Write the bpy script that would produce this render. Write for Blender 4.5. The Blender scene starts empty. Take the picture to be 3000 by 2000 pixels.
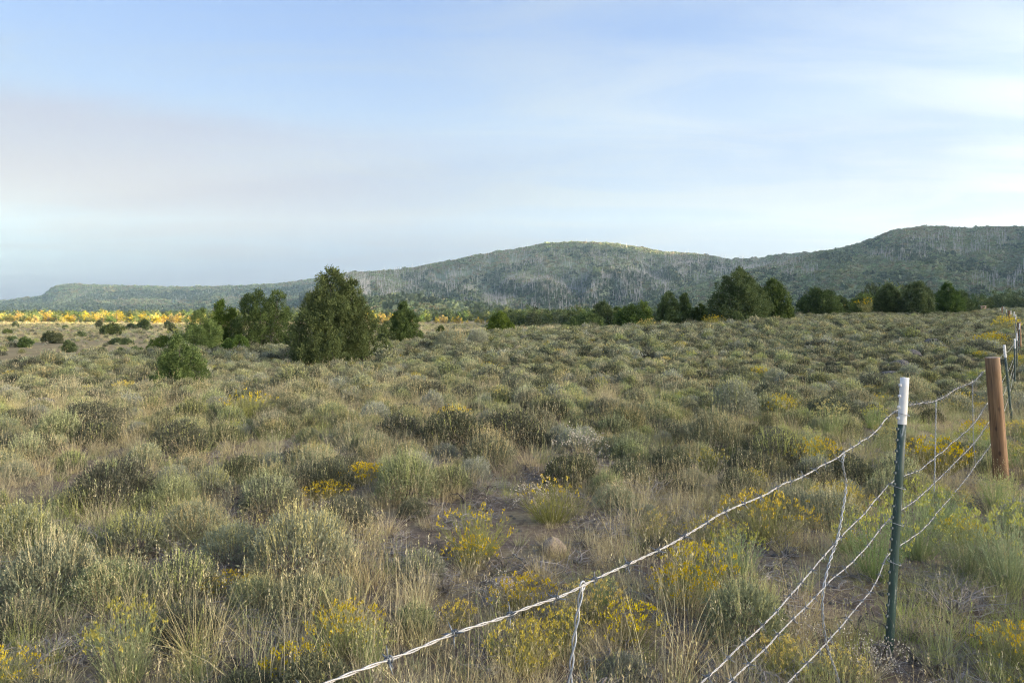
import bpy, math, random
import numpy as np
from mathutils import Vector, Quaternion
R = math.radians
scene = bpy.context.scene
COL = scene.collection

# ------------------------------------------------------------------ camera, sky, sun, exposure
EYE = 1.675            # eye height above the ground in front of the camera
F, CX, HY = 2000.0, 1500.0, 905.0   # focal length in photo pixels, picture centre column, horizon row
cam = bpy.data.cameras.new('camera')
cam.lens, cam.sensor_width = 24.0, 36.0
cam.shift_y = -(1000 - HY) / 3000.0
cam.clip_start, cam.clip_end = 0.05, 30000
cam_o = bpy.data.objects.new('camera', cam)
COL.objects.link(cam_o)
cam_o.location = (0, 0, EYE)
cam_o.rotation_euler = (R(90), 0, 0)
scene.camera = cam_o

SUN_EL, SUN_AZ = 4.0, 100.0         # azimuth clockwise from the view direction
world = bpy.data.worlds.new('World')
scene.world = world
world.use_nodes = True
nt = world.node_tree
N, L = nt.nodes, nt.links
bg = N['Background']
bg.inputs['Strength'].default_value = 0.1
sky = N.new('ShaderNodeTexSky')
sky.sky_type = 'NISHITA'
sky.sun_disc = False
sky.sun_elevation, sky.sun_rotation = R(SUN_EL), R(SUN_AZ)
sky.air_density, sky.dust_density, sky.ozone_density = 1.0, 0.6, 1.5


def nmath(op, a, b=None, c=None, tree=None, clamp=False):
    n = (tree or nt).nodes.new('ShaderNodeMath')
    n.operation = op
    n.use_clamp = clamp
    for i, v in enumerate((a, b, c)):
        if v is None:
            continue
        if isinstance(v, (int, float)):
            n.inputs[i].default_value = v
        else:
            (tree or nt).links.new(v, n.inputs[i])
    return n.outputs[0]


def nramp(fac, stops, tree=None, interp='EASE'):
    n = (tree or nt).nodes.new('ShaderNodeValToRGB')
    n.color_ramp.interpolation = interp
    e = n.color_ramp.elements
    while len(e) < len(stops):
        e.new(0.5)
    for el, (p, c) in zip(e, stops):
        el.position = p
        el.color = (*c, 1) if len(c) == 3 else c
    (tree or nt).links.new(fac, n.inputs[0])
    return n.outputs[0]


def nmix(fac, a, b, tree=None, mode='MIX'):
    t = tree or nt
    n = t.nodes.new('ShaderNodeMix')
    n.data_type = 'RGBA'
    n.blend_type = mode
    for sock, v in ((n.inputs[0], fac), (n.inputs[6], a), (n.inputs[7], b)):
        if isinstance(v, (int, float)):
            sock.default_value = v
        elif isinstance(v, tuple):
            sock.default_value = (*v, 1)
        else:
            t.links.new(v, sock)
    return n.outputs[2]


tc = N.new('ShaderNodeTexCoord')
sep = N.new('ShaderNodeSeparateXYZ')
L.new(tc.outputs['Generated'], sep.inputs[0])
dx, dy, dz = sep.outputs
zc = nmath('MAXIMUM', dz, 0.0)
# cloud layer coordinates: a sheet high above the plain
inv = nmath('DIVIDE', 1.0, nmath('ADD', zc, 0.07))
comb = N.new('ShaderNodeCombineXYZ')
L.new(nmath('MULTIPLY', dx, inv), comb.inputs[0])
L.new(nmath('MULTIPLY', dy, inv), comb.inputs[1])
mp = N.new('ShaderNodeMapping')
mp.inputs['Rotation'].default_value = (0, 0, R(28))
mp.inputs['Scale'].default_value = (0.6, 1.5, 1.0)
L.new(comb.outputs[0], mp.inputs['Vector'])
n1 = N.new('ShaderNodeTexNoise')
n1.inputs['Scale'].default_value = 1.05
n1.inputs['Detail'].default_value = 8
n1.inputs['Roughness'].default_value = 0.58
n1.inputs['Distortion'].default_value = 0.8
L.new(mp.outputs[0], n1.inputs['Vector'])
n2 = N.new('ShaderNodeTexNoise')
n2.inputs['Scale'].default_value = 0.22
n2.inputs['Detail'].default_value = 3
L.new(comb.outputs[0], n2.inputs['Vector'])
wisp = nramp(nmath('ADD', nmath('MULTIPLY', n1.outputs[0], 0.65), nmath('MULTIPLY', n2.outputs[0], 0.35)),
             [(0.42, (0, 0, 0)), (0.60, (1, 1, 1))])
# side facing the sun (1) or turned from it (0)
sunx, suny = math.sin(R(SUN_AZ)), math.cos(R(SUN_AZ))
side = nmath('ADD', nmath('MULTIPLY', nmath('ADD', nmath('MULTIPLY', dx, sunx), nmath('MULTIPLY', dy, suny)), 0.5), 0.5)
# thin veil: strongest towards the horizon
veil_h = nramp(zc, [(0.0, (.92,) * 3), (0.10, (.88,) * 3), (0.22, (.54,) * 3), (0.38, (.17,) * 3), (0.8, (.14,) * 3)])
veil = nmath('ADD', nmath('MULTIPLY', wisp, 0.30), nmath('MULTIPLY', veil_h, 0.86), clamp=True)
# veil glow towards the low sun, boosted out of frame to brighten the ground
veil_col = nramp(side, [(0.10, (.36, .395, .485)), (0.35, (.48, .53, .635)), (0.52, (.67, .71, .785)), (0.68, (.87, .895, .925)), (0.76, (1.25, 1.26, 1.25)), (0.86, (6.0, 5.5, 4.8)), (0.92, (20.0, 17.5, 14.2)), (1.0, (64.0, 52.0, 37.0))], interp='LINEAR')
sky_boost = nmix(0.8, nmix(1.0, sky.outputs[0], (.8, .85, 1.15), mode='MULTIPLY'), (.135, .25, .64))
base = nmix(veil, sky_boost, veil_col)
# a faint rosy twilight band low on the side turned from the sun
wob = nmath('ADD', dz, nmath('MULTIPLY', nmath('SUBTRACT', n1.outputs[0], 0.5), 0.10))
band = nramp(wob, [(0.05, (0, 0, 0)), (0.15, (1, 1, 1)), (0.22, (.7, .7, .7)), (0.27, (0, 0, 0))])
anti = nramp(side, [(0.15, (1, 1, 1)), (0.52, (0, 0, 0))])
pf = nmath('MULTIPLY', nmath('MULTIPLY', band, anti), 0.85)
base = nmix(pf, base, (.40, .295, .415))
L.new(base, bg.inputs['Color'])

sun = bpy.data.lights.new('sun', 'SUN')
sun.energy, sun.angle, sun.color = 4.2, R(0.5), (1.0, 0.76, 0.42)
sun_o = bpy.data.objects.new('sun', sun)
COL.objects.link(sun_o)
SUN_DIR = Vector((sunx * math.cos(R(SUN_EL)), suny * math.cos(R(SUN_EL)), math.sin(R(SUN_EL))))
sun_o.rotation_euler = SUN_DIR.to_track_quat('Z', 'Y').to_euler()
sun_o.location = (0, 0, 50)

vs = scene.view_settings
vs.view_transform, vs.look, vs.gamma, vs.use_curve_mapping = 'Standard', 'None', 1.0, False
vs.exposure = 3.28
scene.render.engine = 'CYCLES'
cy = scene.cycles
cy.max_bounces, cy.diffuse_bounces, cy.glossy_bounces = 6, 5, 2
cy.transmission_bounces, cy.volume_bounces, cy.transparent_max_bounces = 2, 1, 4
cy.use_adaptive_sampling = False
cy.use_light_tree = False
cy.use_denoising = True
cy.denoiser = 'OPENIMAGEDENOISE'
cy.denoising_input_passes = 'RGB_ALBEDO_NORMAL'
cy.denoising_prefilter = 'NONE'
cy.pixel_filter_type, cy.filter_width = 'BLACKMAN_HARRIS', 1.15
cy.caustics_reflective = cy.caustics_refractive = False

# ------------------------------------------------------------------ small tools
rng = np.random.default_rng(11)


def tag(o, label=None, cat=None, group=None, kind=None):
    for k, v in (('label', label), ('category', cat), ('group', group), ('kind', kind)):
        if v:
            o[k] = v
    return o


def link(name, data, parent=None, loc=None):
    o = bpy.data.objects.new(name, data)
    COL.objects.link(o)
    if parent:
        o.parent = parent
    if loc is not None:
        o.location = loc
    return o


def _hash(ix, iy, s):
    n = (ix.astype(np.int64) * 374761393 + iy.astype(np.int64) * 668265263 + s * 1442695041) & 0xffffffff
    n = ((n ^ (n >> 13)) * 1274126177) & 0xffffffff
    return ((n ^ (n >> 16)) & 0xffff) / 65535.0


def vnoise(x, y, s=0):
    x, y = np.asarray(x, float), np.asarray(y, float)
    ix, iy = np.floor(x), np.floor(y)
    fx, fy = x - ix, y - iy
    fx, fy = fx * fx * (3 - 2 * fx), fy * fy * (3 - 2 * fy)
    a, b = _hash(ix, iy, s), _hash(ix + 1, iy, s)
    c, d = _hash(ix, iy + 1, s), _hash(ix + 1, iy + 1, s)
    return (a * (1 - fx) + b * fx) * (1 - fy) + (c * (1 - fx) + d * fx) * fy


def fbm(x, y, s=0, octv=4, gain=0.5):
    t, a, n = 0, 1, 0
    for k in range(octv):
        t = t + a * vnoise(np.asarray(x) * 2 ** k, np.asarray(y) * 2 ** k, s + k)
        n += a
        a *= gain
    return t / n


def sstep(a, b, x):
    t = np.clip((x - a) / (b - a), 0, 1)
    return t * t * (3 - 2 * t)


def unit(v):
    return v / np.maximum(np.linalg.norm(v, axis=-1, keepdims=True), 1e-9)


class Geo:
    """collects arrays of vertices and faces and makes one mesh of them"""

    def __init__(self):
        self.V, self.T, self.P, self.n = [], [], [], 0

    def add(self, V, Fs, tint=0.5, mat=0):
        V = np.asarray(V, float).reshape(-1, 3)
        t = np.asarray(tint, float)
        self.V.append(V)
        self.T.append(np.broadcast_to(t, (len(V),)).astype(float) if t.ndim == 0 else t)
        for f in (Fs if isinstance(Fs, list) else [Fs]):
            f = np.asarray(f, np.int64)
            if f.size:
                self.P.append((f + self.n, mat))
        self.n += len(V)
        return self

    def merge(self, g, mat=0):
        for V, T in zip(g.V, g.T):
            self.V.append(V)
            self.T.append(T)
        for f, m in g.P:
            self.P.append((f + self.n, mat))
        self.n += g.n
        return self

    def mesh(self, name, mats, smooth=False):
        me = bpy.data.meshes.new(name)
        V, T = np.concatenate(self.V), np.concatenate(self.T)
        lv = np.concatenate([f.ravel() for f, m in self.P])
        tot = np.concatenate([np.full(len(f), f.shape[1], np.int32) for f, m in self.P])
        mi = np.concatenate([np.full(len(f), m, np.int32) for f, m in self.P])
        me.vertices.add(len(V))
        me.vertices.foreach_set('co', V.astype(np.float32).ravel())
        me.loops.add(len(lv))
        me.loops.foreach_set('vertex_index', lv.astype(np.int32))
        me.polygons.add(len(tot))
        st = np.zeros(len(tot), np.int32)
        st[1:] = np.cumsum(tot)[:-1]
        me.polygons.foreach_set('loop_start', st)
        me.polygons.foreach_set('material_index', mi)
        if smooth:
            me.polygons.foreach_set('use_smooth', np.ones(len(tot), bool))
        a = me.attributes.new('tint', 'FLOAT', 'POINT')
        a.data.foreach_set('value', T.astype(np.float32))
        for m in mats:
            me.materials.append(m)
        me.update(calc_edges=True)
        return me


def g_strips(g, base, d, length, width, bend=None, segs=2, tint=0.5, mat=0, taper=True, r=rng, tint_tip=None):
    """grass blades and thin stems: narrow ribbons that start at base and curve by bend"""
    base, d = np.asarray(base, float), unit(np.asarray(d, float))
    n = len(base)
    length = np.broadcast_to(length, (n,))[:, None]
    width = np.broadcast_to(width, (n,))[:, None]
    bend = np.zeros((n, 3)) if bend is None else np.asarray(bend)
    side = unit(np.cross(d, unit(r.normal(size=(n, 3)))))
    vs_, ts = [], []
    tint = np.broadcast_to(tint, (n,))
    tip_t = tint if tint_tip is None else np.broadcast_to(tint_tip, (n,))
    for k in range(segs + 1):
        t = k / segs
        c = base + d * length * t + bend * length * t * t
        w = width * (1 - t * 0.85 if taper else 1.0) * 0.5
        vs_ += [c - side * w, c + side * w]
        ts += [tint * (1 - t) + tip_t * t] * 2
    V = np.stack(vs_, 1).reshape(-1, 3)
    T = np.stack(ts, 1).reshape(-1)
    m = 2 * (segs + 1)
    i0 = np.arange(n)[:, None] * m
    F_ = np.concatenate([i0 + np.array([[2 * k, 2 * k + 1, 2 * k + 3, 2 * k + 2]]) for k in range(segs)])
    g.add(V, F_, T, mat)
    tip = base + d * length + bend * length
    return tip


def g_leaves(g, base, d, length, width, tint=0.5, mat=0, r=rng):
    """small diamond shaped leaves"""
    base, d = np.asarray(base, float), unit(np.asarray(d, float))
    n = len(base)
    length = np.broadcast_to(length, (n,))[:, None]
    width = np.broadcast_to(width, (n,))[:, None]
    side = unit(np.cross(d, unit(r.normal(size=(n, 3)))))
    mid = base + d * length * 0.5
    V = np.stack([base, mid + side * width * .5, base + d * length, mid - side * width * .5], 1).reshape(-1, 3)
    F_ = np.arange(n)[:, None] * 4 + np.array([[0, 1, 2, 3]])
    g.add(V, F_, np.repeat(np.broadcast_to(tint, (n,)), 4), mat)


def g_tube(g, pts, rad, sides=6, tint=0.5, mat=0, cap=True):
    pts = np.asarray(pts, float)
    k = len(pts)
    rad = np.broadcast_to(rad, (k,))
    tan = unit(np.gradient(pts, axis=0))
    ref = np.array([0, 0, 1.0]) if abs(tan[:, 2]).mean() < 0.8 else np.array([1.0, 0, 0])
    a = unit(np.cross(tan, ref))
    b = np.cross(tan, a)
    th = np.arange(sides) / sides * 2 * np.pi
    V = pts[:, None] + rad[:, None, None] * (np.cos(th)[None, :, None] * a[:, None] + np.sin(th)[None, :, None] * b[:, None])
    j = np.arange(sides)
    i = np.arange(k - 1)[:, None]
    q = np.stack([i * sides + j, i * sides + (j + 1) % sides, (i + 1) * sides + (j + 1) % sides, (i + 1) * sides + j], -1).reshape(-1, 4)
    fs = [q]
    if cap:
        fs += [np.arange(sides)[None, ::-1], (k - 1) * sides + np.arange(sides)[None, :]]
    t = np.asarray(tint, float)
    g.add(V.reshape(-1, 3), fs, t if t.ndim == 0 else np.repeat(t, sides), mat)


def g_box(g, c, s, mat=0, tint=0.5, rot=None):
    V = np.array([[x, y, z] for x in (-.5, .5) for y in (-.5, .5) for z in (-.5, .5)]) * np.array(s)
    if rot is not None:
        V = V @ np.asarray(rot).T
    g.add(V + np.array(c), np.array([[0, 1, 3, 2], [4, 6, 7, 5], [0, 4, 5, 1], [2, 3, 7, 6], [0, 2, 6, 4], [1, 5, 7, 3]]), tint, mat)


# ------------------------------------------------------------------ materials
def new_mat(name):
    m = bpy.data.materials.new(name)
    m.use_nodes = True
    t = m.node_tree
    return m, t, t.nodes['Principled BSDF']


def leaf_mat(name, c0, c1, var=0.25, hue=0.02, trans=0.26, rough=0.85):
    """plant material: colour between c0 and c1 by the part's own tint, each plant a little different"""
    m, t, p = new_mat(name)
    at = t.nodes.new('ShaderNodeAttribute')
    at.attribute_name = 'tint'
    oi = t.nodes.new('ShaderNodeObjectInfo')
    c = nmix(at.outputs['Fac'], c0, c1, t)
    hs = t.nodes.new('ShaderNodeHueSaturation')
    rnd = oi.outputs['Random']
    t.links.new(nmath('ADD', nmath('MULTIPLY', rnd, 2 * hue, tree=t), 0.5 - hue, tree=t), hs.inputs['Hue'])
    r2 = nmath('FRACT', nmath('MULTIPLY', rnd, 7.31, tree=t), tree=t)
    t.links.new(nmath('ADD', nmath('MULTIPLY', r2, 2 * var, tree=t), 1 - var, tree=t), hs.inputs['Value'])
    r3 = nmath('FRACT', nmath('MULTIPLY', rnd, 13.7, tree=t), tree=t)
    t.links.new(nmath('ADD', nmath('MULTIPLY', r3, 0.4, tree=t), 0.8, tree=t), hs.inputs['Saturation'])
    t.links.new(c, hs.inputs['Color'])
    t.links.new(hs.outputs[0], p.inputs['Base Color'])
    p.inputs['Roughness'].default_value = rough
    p.inputs['Specular IOR Level'].default_value = 0.15
    if trans:
        tr = t.nodes.new('ShaderNodeBsdfTranslucent')
        t.links.new(hs.outputs[0], tr.inputs['Color'])
        mx = t.nodes.new('ShaderNodeMixShader')
        mx.inputs[0].default_value = trans
        t.links.new(p.outputs[0], mx.inputs[1])
        t.links.new(tr.outputs[0], mx.inputs[2])
        t.links.new(mx.outputs[0], t.nodes['Material Output'].inputs['Surface'])
    return m


def noise(t, scale, detail=5, rough=0.55, coord='Object', stretch=None):
    tcn = t.nodes.new('ShaderNodeTexCoord')
    v = tcn.outputs[coord]
    if stretch:
        mpn = t.nodes.new('ShaderNodeMapping')
        mpn.inputs['Scale'].default_value = stretch
        t.links.new(v, mpn.inputs['Vector'])
        v = mpn.outputs[0]
    n = t.nodes.new('ShaderNodeTexNoise')
    n.inputs['Scale'].default_value = scale
    n.inputs['Detail'].default_value = detail
    n.inputs['Roughness'].default_value = rough
    t.links.new(v, n.inputs['Vector'])
    return n.outputs[0]


def bump(t, p, h, strength=0.4, dist=0.02):
    b = t.nodes.new('ShaderNodeBump')
    b.inputs['Strength'].default_value = strength
    b.inputs['Distance'].default_value = dist
    t.links.new(h, b.inputs['Height'])
    t.links.new(b.outputs[0], p.inputs['Normal'])


def simple_mat(name, stops, scale=8, rough=0.8, metal=0.0, bmp=0.3, bdist=0.01, stretch=None, spec=0.3):
    m, t, p = new_mat(name)
    n = noise(t, scale, stretch=stretch)
    t.links.new(nramp(n, stops, t, 'LINEAR'), p.inputs['Base Color'])
    p.inputs['Roughness'].default_value = rough
    p.inputs['Metallic'].default_value = metal
    p.inputs['Specular IOR Level'].default_value = spec
    if bmp:
        bump(t, p, n, bmp, bdist)
    return m


M = {}
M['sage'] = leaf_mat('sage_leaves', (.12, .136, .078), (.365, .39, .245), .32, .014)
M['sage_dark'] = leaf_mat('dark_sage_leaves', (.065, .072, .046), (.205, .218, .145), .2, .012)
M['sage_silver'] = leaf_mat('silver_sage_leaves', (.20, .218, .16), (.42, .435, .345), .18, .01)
M['spike_green'] = leaf_mat('green_flower_stalks', (.36, .385, .155), (.63, .64, .31), .18, .02)
M['spike_tan'] = leaf_mat('tan_flower_stalks', (.40, .355, .185), (.64, .58, .345), .18, .015)
M['twig'] = leaf_mat('grey_twigs', (.065, .056, .047), (.23, .21, .19), .2, .01, 0)
M['dead_twig'] = leaf_mat('dead_twigs', (.15, .135, .12), (.36, .34, .32), .15, .01, 0)
M['rb_stem'] = leaf_mat('rabbitbrush_stems', (.19, .20, .07), (.40, .39, .15), .18, .02)
M['rb_flower'] = leaf_mat('rabbitbrush_flowers', (.52, .40, .055), (.66, .54, .11), .15, .006)
M['gb_stem'] = leaf_mat('green_brush_stems', (.19, .25, .10), (.42, .48, .26), .15, .02)
M['gb_flower'] = leaf_mat('green_brush_tips', (.38, .375, .11), (.52, .49, .17), .15, .02)
M['straw'] = leaf_mat('dry_grass', (.37, .315, .165), (.63, .56, .345), .2, .012)
M['green_grass'] = leaf_mat('green_grass', (.25, .285, .105), (.50, .52, .235), .2, .02)
M['chaff'] = leaf_mat('pale_seed_heads', (.48, .42, .34), (.70, .65, .56), .1, .01)
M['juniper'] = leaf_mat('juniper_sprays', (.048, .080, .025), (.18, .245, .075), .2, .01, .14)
M['juniper_far'] = leaf_mat('distant_juniper_sprays', (.045, .072, .028), (.16, .205, .08), .25, .025, .1)
M['golden'] = leaf_mat('golden_foliage', (.22, .188, .04), (.43, .365, .09), .25, .03, .12)
M['oak'] = leaf_mat('oak_scrub', (.115, .155, .078), (.28, .325, .165), .30, .03, .1)
M['fir'] = leaf_mat('dark_fir', (.04, .06, .036), (.105, .135, .075), .25, .02, .1)
M['scrub_tan'] = leaf_mat('hill_grass', (.16, .15, .085), (.27, .24, .14), .2, .02, .1)
M['snag'] = leaf_mat('grey_dead_trunks', (.26, .25, .24), (.46, .45, .44), .25, .01, 0)
M['bark'] = simple_mat('juniper_bark', [(.3, (.055, .045, .038)), (.7, (.20, .17, .145))], 14, .9, bmp=.6, stretch=(1, 1, .15))
M['rock'] = simple_mat('grey_rock', [(.3, (.055, .053, .052)), (.52, (.12, .117, .112)), (.72, (.25, .245, .235))], 9, .9, bmp=.7, bdist=.03)
M['rock_tan'] = simple_mat('tan_rock', [(.3, (.17, .135, .10)), (.55, (.29, .24, .19)), (.75, (.40, .345, .285))], 9, .9, bmp=.5, bdist=.02)
M['galv'] = simple_mat('galvanised_wire', [(.3, (.27, .28, .29)), (.7, (.45, .45, .45))], 60, .45, .25, bmp=.1, spec=.5)
M['galv_dull'] = simple_mat('dull_galvanised_wire', [(.3, (.22, .25, .28)), (.7, (.40, .43, .47))], 60, .5, .3, bmp=.1, spec=.5)
M['barb'] = simple_mat('dark_barb_wire', [(.3, (.12, .14, .16)), (.7, (.28, .31, .34))], 60, .55, .5, bmp=.1)


def post_green():
    m, t, p = new_mat('green_post_paint')
    n = noise(t, 55, 6, .7, stretch=(1, 1, .14))
    n2 = noise(t, 9, 5)
    base = nramp(n2, [(.3, (.022, .052, .045)), (.7, (.045, .085, .074))], t, 'LINEAR')
    f = nramp(n, [(.56, (0, 0, 0)), (.62, (1, 1, 1))], t, 'LINEAR')
    t.links.new(nmix(nmath('MULTIPLY', f, .55, tree=t), base, (.45, .47, .48), t), p.inputs['Base Color'])
    p.inputs['Roughness'].default_value = .5
    bump(t, p, n2, .15, .004)
    return m


def post_white():
    m, t, p = new_mat('white_post_paint')
    n = noise(t, 45, 5, .65, stretch=(1, 1, .5))
    n2 = noise(t, 7, 4)
    base = nramp(n2, [(.3, (.66, .67, .68)), (.7, (.80, .80, .80))], t, 'LINEAR')
    f = nramp(n, [(.68, (0, 0, 0)), (.72, (1, 1, 1))], t, 'LINEAR')
    t.links.new(nmix(f, base, (.09, .08, .08), t), p.inputs['Base Color'])
    p.inputs['Roughness'].default_value = .55
    return m


def wood_mat():
    m, t, p = new_mat('treated_post_wood')
    n = noise(t, 42, 8, .7, stretch=(1, 1, .035))
    n2 = noise(t, 3.0, 4, stretch=(1, 1, .6))
    c = nramp(n, [(.28, (.06, .032, .016)), (.45, (.17, .095, .047)), (.6, (.27, .16, .082)), (.74, (.42, .28, .165))], t, 'LINEAR')
    c = nmix(nramp(n2, [(.45, (0, 0, 0)), (.75, (.5, .5, .5))], t), c, (.30, .22, .155), t)
    ck = noise(t, 75, 3, .5, stretch=(1, 1, .02))
    c = nmix(nramp(ck, [(.60, (0, 0, 0)), (.66, (.85, .85, .85))], t, 'LINEAR'), c, (.035, .02, .012), t)
    # knots
    tcn = t.nodes.new('ShaderNodeTexCoord')
    mpn = t.nodes.new('ShaderNodeMapping')
    mpn.inputs['Scale'].default_value = (9, 9, 4.5)
    t.links.new(tcn.outputs['Object'], mpn.inputs['Vector'])
    vo = t.nodes.new('ShaderNodeTexVoronoi')
    vo.inputs['Scale'].default_value = 1.0
    t.links.new(mpn.outputs[0], vo.inputs['Vector'])
    k = nramp(vo.outputs['Distance'], [(.08, (1, 1, 1)), (.16, (0, 0, 0))], t, 'LINEAR')
    c = nmix(nmath('MULTIPLY', k, .8, tree=t), c, (.05, .028, .018), t)
    t.links.new(c, p.inputs['Base Color'])
    p.inputs['Roughness'].default_value = .75
    bump(t, p, n, .5, .006)
    return m


M['post_green'], M['post_white'], M['wood'] = post_green(), post_white(), wood_mat()
M['wood_end'] = simple_mat('post_end_grain', [(.3, (.20, .15, .11)), (.7, (.42, .34, .26))], 40, .85)
M['old_wood'] = simple_mat('weathered_wood', [(.3, (.16, .12, .09)), (.7, (.36, .29, .22))], 10, .85, stretch=(1, 1, .2))
M['yellow'] = simple_mat('yellow_marker_paint', [(.3, (.55, .44, .08)), (.7, (.68, .56, .14))], 10, .6)
M['asphalt'] = simple_mat('grey_asphalt', [(.3, (.13, .135, .15)), (.7, (.20, .205, .22))], 3, .85)


def ground_mat():
    m, t, p = new_mat('ground_soil')
    n = noise(t, 1.7, 8, .65)
    n2 = noise(t, 23, 8, .7)
    n3 = noise(t, 0.16, 6, .6)
    soil = nramp(n2, [(.25, (.085, .066, .050)), (.5, (.16, .125, .098)), (.72, (.28, .23, .18))], t, 'LINEAR')
    litter = nramp(n2, [(.3, (.16, .13, .08)), (.7, (.34, .285, .175))], t, 'LINEAR')
    near = nmix(nramp(n, [(.42, (0, 0, 0)), (.64, (1, 1, 1))], t), soil, litter, t)
    nv = noise(t, 0.55, 7, .7)
    straw = nramp(nv, [(.25, (.16, .133, .070)), (.5, (.255, .21, .118)), (.75, (.325, .275, .16))], t, 'LINEAR')
    straw = nmix(nramp(n3, [(.5, (0, 0, 0)), (.75, (.6, .6, .6))], t), straw, (.18, .17, .115), t)
    at = t.nodes.new('ShaderNodeAttribute')
    at.attribute_name = 'tint'
    t.links.new(nmix(at.outputs['Fac'], near, straw, t), p.inputs['Base Color'])
    p.inputs['Roughness'].default_value = .95
    p.inputs['Specular IOR Level'].default_value = .1
    bump(t, p, n2, .6, .03)
    return m


def hill_mat(name, c0, c1, c2):
    m, t, p = new_mat(name)
    n = noise(t, .035, 8, .62)
    n2 = noise(t, .004, 5, .6)
    a = nramp(n, [(.3, c0), (.6, c1)], t, 'LINEAR')
    t.links.new(nmix(nramp(n2, [(.48, (0, 0, 0)), (.66, (1, 1, 1))], t), a, c2, t), p.inputs['Base Color'])
    p.inputs['Roughness'].default_value = .95
    p.inputs['Specular IOR Level'].default_value = .05
    bump(t, p, n, .8, 6)
    return m


M['ground'] = ground_mat()
M['hill'] = hill_mat('mountain_ground', (.085, .122, .072), (.16, .20, .12), (.235, .235, .15))
M['hill_right'] = hill_mat('scrub_slope_ground', (.095, .128, .06), (.175, .205, .10), (.22, .225, .13))

# ------------------------------------------------------------------ the lie of the land


def P3(px, py, depth):
    return np.array([(px - CX) / F * depth, depth, EYE - (py - HY) / F * depth])


_cp = [(0, 0, 0), (-6, 2, 0), (6, 1, 0), (0, 5, 0), (-5, 6, 0), (1.84, 3.28, 0), (5.15, 7.24, -.16), (8.42, 11.6, -.30),
       (12.8, 17.4, -.43), (0, -30, .2), (-40, -20, -.4), (40, -10, .1), (-12, 10, -.12), (0, 12, -.05), (12, 8, -.2)]
for a in [(2988, 1035, 27.5), (2958, 950, 50), (2936, 925, 80), (525, 1137, 18), (970, 1064, 30), (600, 1031, 35), (300, 1050, 32),
          (0, 1078, 30), (770, 1026, 37), (1180, 1007, 40), (1300, 992, 45), (1465, 984, 50), (1700, 972, 55), (1900, 966, 58),
          (2155, 951, 55), (2265, 946, 58), (2400, 927, 75), (2685, 927, 75), (2775, 922, 80), (2880, 908, 110), (3000, 918, 95),
          (3300, 1000, 60)]:
    _cp.append(tuple(P3(*a)))
_cp += [(-26, 47, -2.2), (-46, 60, -2.7), (-12, 52, -1.7), (-60, 90, -3.2), (-100, 150, -3.8), (-225, 300, -4.3), (-50, 150, -3.9),
        (-20, 90, -2.9), (0, 80, -2.2), (0, 150, -4), (0, 300, -5), (40, 120, -2), (60, 300, -4), (140, 300, -1), (130, 180, 1.0),
        (190, 240, 1.0), (-120, 60, -3.2), (-300, 150, -5), (-80, 20, -2.2), (-600, 600, -6), (0, 700, -6.5), (500, 700, -4), (800, 300, 2), (600, -300, 4),
        (0, -500, 2), (-600, -300, -4), (-900, 300, -7)]
for az in range(0, 360, 30):
    _cp.append((3000 * math.sin(R(az)), 3000 * math.cos(R(az)), -8))
    _cp.append((6500 * math.sin(R(az + 15)), 6500 * math.cos(R(az + 15)), -9))
_cp = np.array(_cp)
_C2 = 3.0 ** 2


def _phi(A, B):
    return np.sqrt(((A[:, None, :] - B[None, :, :]) ** 2).sum(-1) + _C2)


_A = np.block([[_phi(_cp[:, :2], _cp[:, :2]), np.ones((len(_cp), 1))], [np.ones((1, len(_cp))), np.zeros((1, 1))]])
_W = np.linalg.solve(_A, np.append(_cp[:, 2], 0))


def H(x, y):
    x, y = np.broadcast_arrays(np.asarray(x, float), np.asarray(y, float))
    p = np.stack([x.ravel(), y.ravel()], 1)
    z = np.concatenate([_phi(q, _cp[:, :2]) @ _W[:-1] + _W[-1] for q in np.array_split(p, max(1, len(p) // 20000))])
    return z.reshape(x.shape)


def bumps(x, y):
    r_ = np.hypot(x, y)
    return (fbm(np.asarray(x) * .8, np.asarray(y) * .8, 5, 4) - .5) * .14 * sstep(1.0, 6, r_)


def GZ(x, y):
    return H(x, y) + bumps(x, y)


def hit(px, py, dmin=2.0, dmax=140.0):
    """where the line of sight through a photo pixel meets the ground"""
    d = np.exp(np.linspace(math.log(dmin), math.log(dmax), 700))
    x, z = (px - CX) / F * d, EYE - (py - HY) / F * d
    below = np.nonzero(z < GZ(x, d))[0]
    i = below[0] if len(below) else len(d) - 1
    i = min(i, int(np.searchsorted(d, crest((px - CX) / F, 1.0) + .5)))
    return np.array([x[i], d[i], float(GZ(x[i], d[i]))])


def crest(x, y):
    """depth at which the near field tips over into the valley, by direction"""
    u = x / np.maximum(y, .1)
    return np.interp(u, [-.9, -.55, -.4, -.2, -.08, 0, .15, .3, .45, .6, .7, .8], [33, 34, 37, 42, 50, 54, 60, 64, 76, 88, 105, 110])


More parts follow.
